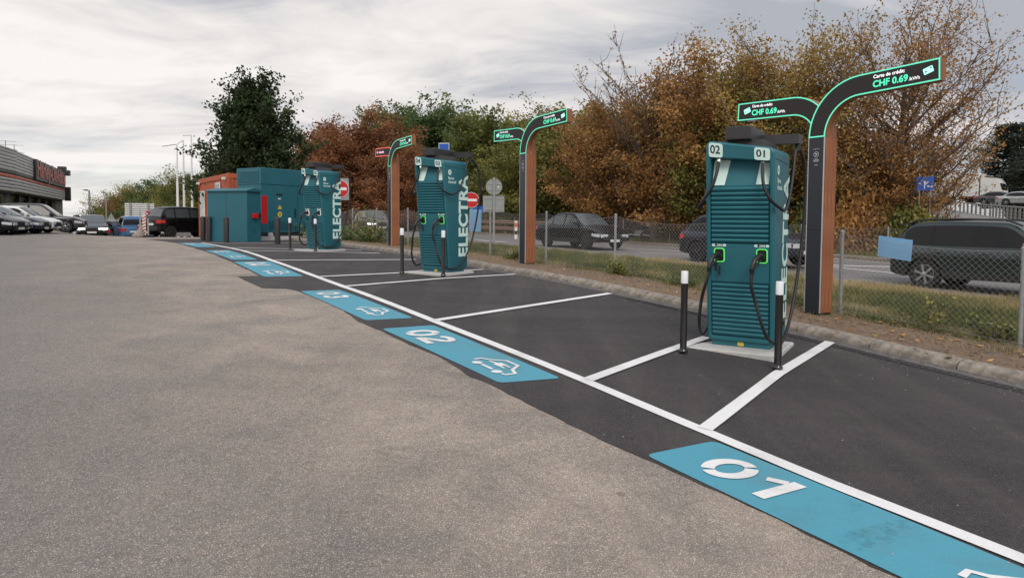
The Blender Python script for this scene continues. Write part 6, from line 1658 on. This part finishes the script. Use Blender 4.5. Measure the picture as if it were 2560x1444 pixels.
tmE = tree_meshes(16, 9.0, 4.4, 46000, .13, LM_REDBR, n_limb=38, z0=.08, twigs=13, clump=.20, fill=.35, crown=lambda u: math.sqrt(max(.05, 1-((u-.42)/.6)**2)))
tmF = tree_meshes(17, 9.0, 3.6, 42000, .145, LM_YGREEN, n_limb=34, z0=.08, twigs=12, clump=.24, fill=.4)
tmM = tree_meshes(18, 8.0, 3.25, 46000, .125, LM_MAPLE, n_limb=64, z0=.08, twigs=12, clump=.17, fill=.45, crown=lambda u: .42+1.9*u if u < .3 else max(.05, 1.0*(1-((u-.3)/.72)**1.25)))
tmS = tree_meshes(19, 9.5, 2.6, 1700, .10, LM_GOLD, n_limb=34, z0=.35, twigs=16, clump=.12, bark=M_BARKL, fill=.0, crown=lambda u: .35+.9*(u), up=1.4, trunk_top=.9)
def leafy(label, px, dep, top, tm, H, rz=0, sxy=1.0, name='autumn_tree', group=TG): return place_tree(label, name, px, dep, top, tm, H, group, rz, sxy)
leafy('big spreading russet tree at right, tallest, the sky showing through its twigs', 2240, 31.5, 12, tmA, 10.6, 0, 1.0)
leafy('golden brown tree directly behind the nearest totem', 1960, 34, 66, tmA2, 9.0, .6, .9)
leafy('russet tree left of the nearest kiosk, its top ragged', 1765, 37, 150, tmB, 8.4, 1.2, .95)
leafy('rust orange tree right of the middle totem, above the black SUV', 1560, 42, 250, tmB, 8.4, 3.0, 1.0)
leafy('olive and gold tree behind the nearest kiosk', 1870, 36, 215, tmC, 8.0, .4, 1.05)
leafy('nearly bare tree with thin upright twigs above the russet ones', 1640, 38, 118, tmS, 9.5, 0, 1.1)
leafy('second nearly bare tree, left and lower of the bare two', 1560, 41, 160, tmS, 9.5, 2.0, 1.0)
leafy('olive tree between the middle totem and the rust orange tree', 1430, 50, 268, tmC, 8.0, 2.2, 1.2)
leafy('yellow green tree just left of the middle totem', 1255, 58, 290, tmF, 9.0, .2, 1.1)
leafy('dark green tree right of the tall blue sign', 1180, 64, 335, tmD, 9.0, 1.4, .8)
leafy('dusty green tree above the middle kiosk', 1095, 78, 262, tmD, 9.0, 2.6, 1.15)
leafy('green tree top left of the blue sign, half behind the red brown one', 1010, 80, 268, tmD, 9.0, .6, 1.0)
leafy('red brown tree behind the farthest totem', 905, 66, 292, tmE, 9.0, 0, 1.25)
leafy('low red brown tree right of the farthest totem', 1010, 60, 360, tmE, 9.0, 2.5, 1.0)
leafy('yellow green tree peeping out between the maple and the red brown tree', 800, 74, 335, tmF, 9.0, 2.2, .8)
leafy('dark olive tree behind the round sign back', 1320, 52, 370, tmC, 8.0, 4.0, 1.2)
leafy('russet tree at the foot of the big spreading one', 2130, 32.5, 330, tmB, 8.4, 5.0, 1.1)
leafy('low olive tree under the left part of the big russet tree', 2215, 36, 420, tmC, 8.0, 5.2, .8)
leafy('green bush-like tree at the right edge above the railing', 2575, 95, 425, tmF, 9.0, 1.0, 1.0)
place_tree('dark round-topped maple behind the teal boxes', 'maple_tree', 636, 37, 196, tmM, 8.0, None, .3, .95)
# cedar at the right edge
def cedar(seed):
    rng = np.random.default_rng(seed); C = []; segs = [([np.array((0, 0, 0.)), np.array((.1, 0, 6.)), np.array((0, .1, 12.))], .35, .05)]
    for k in range(15):
        z = 3+8.6*k/14; rr = (4.9*(1-(z/12.9)**2.2)+.5)
        for q in range(5):
            a = k*1.3+q*1.257+rng.uniform(-.3, .3); q_ = rng.uniform(.55, 1.12); e = np.array((math.cos(a)*rr*q_, math.sin(a)*rr*q_, z+rng.uniform(-.35, .55))); segs.append(([np.array((0, 0, z-.2)), e*.5+np.array((0, 0, z*.5+.1)), e], .07, .02))
            n = 230; w = rng.random(n)**.6; C.append(np.stack([e[0]*w, e[1]*w, z+.25*w*np.ones(n)], 1)+rng.normal(size=(n, 3))*np.array((.42, .42, .17)))
    C = np.concatenate(C); P, F = leaf_quads(C, .24, rng, up=1.2); return tubes_np(segs, M_BARK, 'trunk'), np_mesh('crown', P, F, LM_CEDAR, rng.random(len(C)))
place_tree('dark layered cedar at the right edge beyond the ramp', 'cedar_tree', 2520, 92, 312, cedar(5), 12.0, None, 0, .95)
# tree belt down the slope at far left
BG = 'trees of the far belt at left'
belt = [(300, 130, 505, tmD, 9.0, 'dark low tree at the left end of the far belt'), (325, 118, 482, tmC, 8.0, 'olive tree behind the road board, left part'), (352, 112, 472, tmE, 9.0, 'brownish tree behind the road board'),
        (385, 106, 462, tmC, 8.0, 'dark olive tree above the no entry barrier'), (418, 100, 456, tmD, 9.0, 'tallest green tree left of the flagpoles'), (452, 92, 462, tmC, 8.0, 'olive green tree behind the flagpoles'), (482, 80, 455, tmD, 9.0, 'green tree right of the flagpoles, beside the maple'),
        (520, 70, 420, tmC, 8.0, 'olive tree behind the orange container'), (372, 96, 500, tmD, 9.0, 'low green tree in front of the far belt'), (432, 84, 505, tmC, 8.0, 'low olive tree behind the small black car')]
for i, (px, dep, top, tm, H, lab) in enumerate(belt): leafy(lab, px, dep, top, tm, H, i*1.1, 1.15, 'belt_tree', BG)
place_tree('dark conifer poking out left of the far belt', 'conifer_tree', 283, 125, 500, cedar(9), 12.0, None, 0, .55)
# undergrowth: hedge mass at the foot of the trees
def shrub_mesh(seed, lm, n=12000, size=.088):
    rng = np.random.default_rng(seed); c = rng.normal(size=(n, 3)); c /= np.linalg.norm(c, axis=1)[:, None]; rad = rng.uniform(.45, 1, n)**.5
    bump = 1+.25*np.sin(c[:, 0]*5+seed)*np.sin(c[:, 1]*4+1)*np.sin(c[:, 2]*5); P0 = c*(rad*bump)[:, None]*np.array((1.5, 1.2, 1.25)); P0[:, 2] = np.abs(P0[:, 2])
    P, F = leaf_quads(P0, size, rng); return np_mesh('foliage', P, F, lm, np.clip(rng.random(n)*.7+.15*np.sin(P0[:, 0]*3)+.1, 0, 1))
shr = [shrub_mesh(1, LM_OLIVE), shrub_mesh(2, LM_GREEN), shrub_mesh(3, LM_RUSSET)]
def stems(): 
    mb = MB()
    for k in range(5): mb.tube([(0, 0, -.1), (.1*math.cos(k*1.3), .1*math.sin(k*1.3), .5), (.5*math.cos(k*1.3), .5*math.sin(k*1.3), 1.0)], .02, 4)
    return mb.mesh('stem', M_BARK)
stm = stems()
cols = [(820, 1.4), (868, 1.5), (930, 1.5), (1000, 1.7), (1060, 1.7), (1140, 1.7), (1215, 1.8), (1290, 1.8), (1365, 2.0), (1440, 1.9), (1520, 2.0), (1600, 2.1), (1690, 2.1), (1780, 2.2), (1870, 2.2), (1965, 2.2), (2060, 2.2), (2160, 2.1), (2260, 1.7), (2345, 1.2)]
desc = ['beyond the farthest kiosk', 'above the grey SUV roof', 'behind the grey SUV', 'left of the farthest totem foot line', 'behind the middle kiosk', 'beyond the guard rail left of the sign back', 'behind the sign back pole', 'behind the marker post', 'right beside the middle totem', 'above the black SUV bonnet', 'right of the black SUV', 'behind the left motorbike', 'between the motorbikes and the nearest kiosk', 'left behind the nearest kiosk', 'behind the nearest kiosk', 'between the nearest kiosk and its totem', 'right of the nearest totem', 'left of the blue board', 'above the green SUV tail', 'above the green SUV roof']
for i, (px, sc) in enumerate(cols):
    t_ = 29.5+random.uniform(-.6, 1.2); s = on_road(px, t_); x, y = xy(s, t_); g = gz(x, y)
    d = max(y, 20); sx = max(1.0, d*.0255)
    t = thing('undergrowth_shrub', ['olive', 'dark green', 'russet'][i % 3]+' shrub under the trees '+desc[i], 'shrub', (x, y, g), random.uniform(0, 6), 'shrubs at the foot of the roadside trees'); t.scale = (sx*1.15, sx*1.15, sc*.95)
    link('foliage', shr[i % 3], t); link('stem', stm, t)
# wooded slope behind, reads as one mass
def mass(name, label, cols_, lm, seed, n, size):
    rng = np.random.default_rng(seed); C = []
    for px, dep, top, wpx in cols_:
        b = at(px, 560, dep); g = gz(b.x, b.y); h = at(px, top, dep).z-g; w = wpx/FPX*dep; k = int(n*wpx/sum(c[3] for c in cols_))
        c = rng.normal(size=(k, 3)); c /= np.linalg.norm(c, axis=1)[:, None]; rad = rng.uniform(.5, 1, k)**.4; bump = 1+.13*np.sin(c[:, 0]*7+px)*np.sin(c[:, 2]*6+px)
        q = c*(rad*bump)[:, None]*np.array((w*.62, 3.0, h*.62)); q[:, 2] += h*.38; q = q[q[:, 2] > 0]; C.append(q+np.array((b.x, b.y, g)))
    C = np.concatenate(C); P, F = leaf_quads(C, size, rng); tint = np.clip(rng.random(len(C))*.5+.25+.25*np.sin(C[:, 0]*.5)*np.sin(C[:, 2]*.9), 0, 1)
    o = link(name, np_mesh(name, P, F, lm, tint)); o['kind'] = 'stuff'; o['label'] = label; return o
mass('far_woods', 'dark wooded mass closing the gaps behind the roadside trees', [(820, 95, 400, 90), (900, 95, 385, 110), (1000, 95, 370, 120), (1100, 92, 350, 120), (1210, 88, 345, 120), (1310, 80, 330, 120), (1400, 76, 275, 120), (1480, 72, 262, 120), (1570, 66, 285, 130), (1670, 60, 275, 140), (1780, 54, 285, 150), (1900, 50, 310, 150), (2010, 48, 340, 150), (2110, 46, 430, 110)], LM_OLIVE, 31, 90000, .24)
mass('far_hill_woods', 'low distant woods beyond the sheds on the horizon', [(190, 330, 541, 60), (215, 300, 546, 50), (240, 320, 551, 50), (270, 260, 546, 40)], LM_GREEN, 33, 5000, 1.2)
# hedge before the sheds
a = at(236, 563, 110); mb = MB(); rng = np.random.default_rng(3); C = np.stack([rng.uniform(-3.2, 4.5, 4000), rng.uniform(-1, 1, 4000), rng.uniform(-2.5, .4, 4000)], 1)+np.array((a.x, a.y, a.z)); P, F = leaf_quads(C, .3, rng); o = link('hedge', np_mesh('hedge', P, F, LM_GREEN, rng.random(4000)*.6)); tag(o, 'clipped green hedge before the distant sheds', 'hedge')

# ------------------------------------------------------------------ grass, weeds, litter on the verge
GM = leaf_mat('verge_grass', [(0, (.065, .085, .025)), (1, (.48, .37, .18)), (.45, (.14, .15, .050)), (.75, (.31, .25, .11))], .3)
def blades(S, T, h, w, rng, tint, base=.05):
    n = len(S); X = A_DIR[0]*S+B_DIR[0]*T; Y = A_DIR[1]*S+B_DIR[1]*T; Z = ground(X, Y)+base
    a = rng.uniform(0, 2*PI, n); le = rng.uniform(.1, .75, n)*h; bd = rng.uniform(0, 2*PI, n)
    dx, dy = np.cos(a)*w/2, np.sin(a)*w/2
    P = np.stack([np.stack([X-dx, Y-dy, Z], 1), np.stack([X+dx, Y+dy, Z], 1), np.stack([X+np.cos(bd)*le, Y+np.sin(bd)*le, Z+h], 1)], 1).reshape(-1, 3)
    return P, np.arange(3*n).reshape(n, 3), tint
rng = np.random.default_rng(21)
def dens(s): return np.exp(-s/16)
N0 = 240000; S = -3+rng.exponential(13, N0); ok = S < 48; S = S[ok]; T = rng.uniform(9.45, 16.9, len(S))
cl = np.sin(S*1.9+np.sin(T*2.1)*1.5)*np.sin(T*2.7+S*.6)+.5*np.sin(S*5.3)*np.sin(T*6.1)
keep = rng.random(len(S)) < np.clip(.62+.38*cl, .12, 1)*sstep(9.4, 10.2, T+.3*np.sin(S*2.3)); S, T, cl = S[keep], T[keep], cl[keep]
h = rng.uniform(.045, .15, len(S))*(1+.35*cl)*(.7+.5*sstep(10, 11.5, T)); dry = .62*sstep(12.5, 16, T)+.12*np.sin(S*.9)
P, F, ti = blades(S, T, h, .007+.0009*np.clip(S+4, 0, 40), rng, np.clip(.42-.30*cl+dry*.75+rng.random(len(S))*.32-.08, 0, 1))
o = link('verge_grass', np_mesh('verge_grass', P, F, GM, ti)); o['kind'] = 'stuff'; o['label'] = 'patchy green and straw-coloured grass on the verge by the fence'
S = rng.uniform(-2, 30, 3200); T = 8.75+rng.beta(2.2, 1.2, 3200)*1.5; P, F, ti = blades(S, T, rng.uniform(.02, .07, 3200), .010, rng, rng.random(3200)*.7, .10)
o = link('sparse_weeds', np_mesh('sparse_weeds', P, F, GM, ti)); o['kind'] = 'stuff'; o['label'] = 'sparse weeds on the bare soil strip behind the kerb'
S = rng.uniform(-12, 70, 30000); T = rng.uniform(25.8, 30, 30000); P, F, ti = blades(S, T, rng.uniform(.08, .35, 30000), .03, rng, rng.random(30000)*.6+.2, .08)
o = link('far_grass', np_mesh('far_grass', P, F, GM, ti)); o['kind'] = 'stuff'; o['label'] = 'dry grass beyond the road below the trees'
# clods, crumbs and dead leaves on the soil
n = 5200; S = -3+rng.exponential(9, n); T = 8.56+rng.beta(1.6, 1.3, n)*1.6; X = A_DIR[0]*S+B_DIR[0]*T; Y = A_DIR[1]*S+B_DIR[1]*T
r = rng.uniform(.006, .022, n); C = np.stack([X, Y, ground(X, Y)+.088+soft(S, T)+r*.3], 1)
dirs = np.array([(1, 0, 0), (0, 1, 0), (-1, 0, 0), (0, -1, 0), (0, 0, .8), (0, 0, -.6)], float)
P = (C[:, None, :]+dirs[None]*r[:, None, None]*rng.uniform(.6, 1.3, (n, 6, 1))).reshape(-1, 3); f = np.array([(0, 1, 4), (1, 2, 4), (2, 3, 4), (3, 0, 4)]); F = (np.arange(n)[:, None, None]*6+f[None]).reshape(-1, 3)
o = link('soil_crumbs', np_mesh('soil_crumbs', P, F, M_DIRT)); o['kind'] = 'stuff'; o['label'] = 'soil crumbs and small stones on the bare strip'
n = 1000; S = -3+rng.exponential(9, n); T = 11.5-3.3*rng.beta(1.6, 1.2, n); X = A_DIR[0]*S+B_DIR[0]*T; Y = A_DIR[1]*S+B_DIR[1]*T
P, F = leaf_quads(np.stack([X, Y, ground(X, Y)+.115], 1), .05, rng, up=3); o = link('fallen_leaves', np_mesh('fallen_leaves', P, F, LM_RUSSET, rng.random(n))); o['kind'] = 'stuff'; o['label'] = 'dead leaves lying on the soil behind the kerb'
# tufts and taller weeds that can be told apart
def weed_mesh(seed, n, h, sp, lm, ls):
    rng = np.random.default_rng(seed); C = []; segs = []
    for k in range(n):
        a = rng.uniform(0, 2*PI); r0 = sp*rng.random(); b = np.array((math.cos(a)*r0*.5, math.sin(a)*r0*.5, 0)); hh = h*rng.uniform(.5, 1); e = b+np.array((math.cos(a)*sp*.5, math.sin(a)*sp*.5, hh)); segs.append(([b, (b+e)/2+np.array((0, 0, .05*h)), e], .006, .003))
        m = 14; w = rng.random(m); C.append(b[None]*(1-w)[:, None]+e[None]*w[:, None]+rng.normal(size=(m, 3))*.045)
    C = np.concatenate(C); C[:, 2] = np.abs(C[:, 2]); P, F = leaf_quads(C, ls, rng, up=.6); return tubes_np(segs, M_BARKL, 'stem'), np_mesh('foliage', P, F, lm, rng.random(len(C)))
WD = [weed_mesh(3, 60, .42, .8, LM_GREEN, .055), weed_mesh(4, 12, .75, .28, LM_OLIVE, .05), weed_mesh(6, 30, .28, .35, LM_YGREEN, .045)]
def weed(label, k, s, t_, sc=1.0, name='weed'):
    x, y, z = gst(s, t_, .05); t = thing(name, label, 'plant', (x, y, z), random.uniform(0, 6), 'weeds along the near fence'); t.scale = (sc, sc, sc); link('stem', WD[k][0], t); link('foliage', WD[k][1], t)
weed('wide low green bush on the verge left of the farthest totem', 0, 26.5, 9.9, 1.5, 'bush'); weed('low bush on the verge right behind the farthest kiosk', 0, 29.5, 9.8, 1.6, 'bush'); weed('low bush between the farthest totem and the fence post', 0, 24.6, 10.0, 1.2, 'bush')
weed('tall thin dark weed before the grey SUV', 1, 25.3, 9.9, 1.9); weed('second tall thin weed, nearer the farthest totem', 1, 24.0, 9.9, 1.7)
weed('leafy green weed at the foot of the fence post right of the black SUV', 2, 10.9, 10.0, 1.1); weed('leafy green clump left of the nearest kiosk at the fence', 0, 9.2, 10.0, .5, 'bush'); weed('green tuft before the near fence at the middle totem', 2, 15.0, 9.9, .9)
weed('dry thin weed growing through the fence below the green SUV', 1, 4.75, 10.1, .75); weed('small green weed on the verge below the green SUV front', 2, 4.2, 10.5, 1.0)
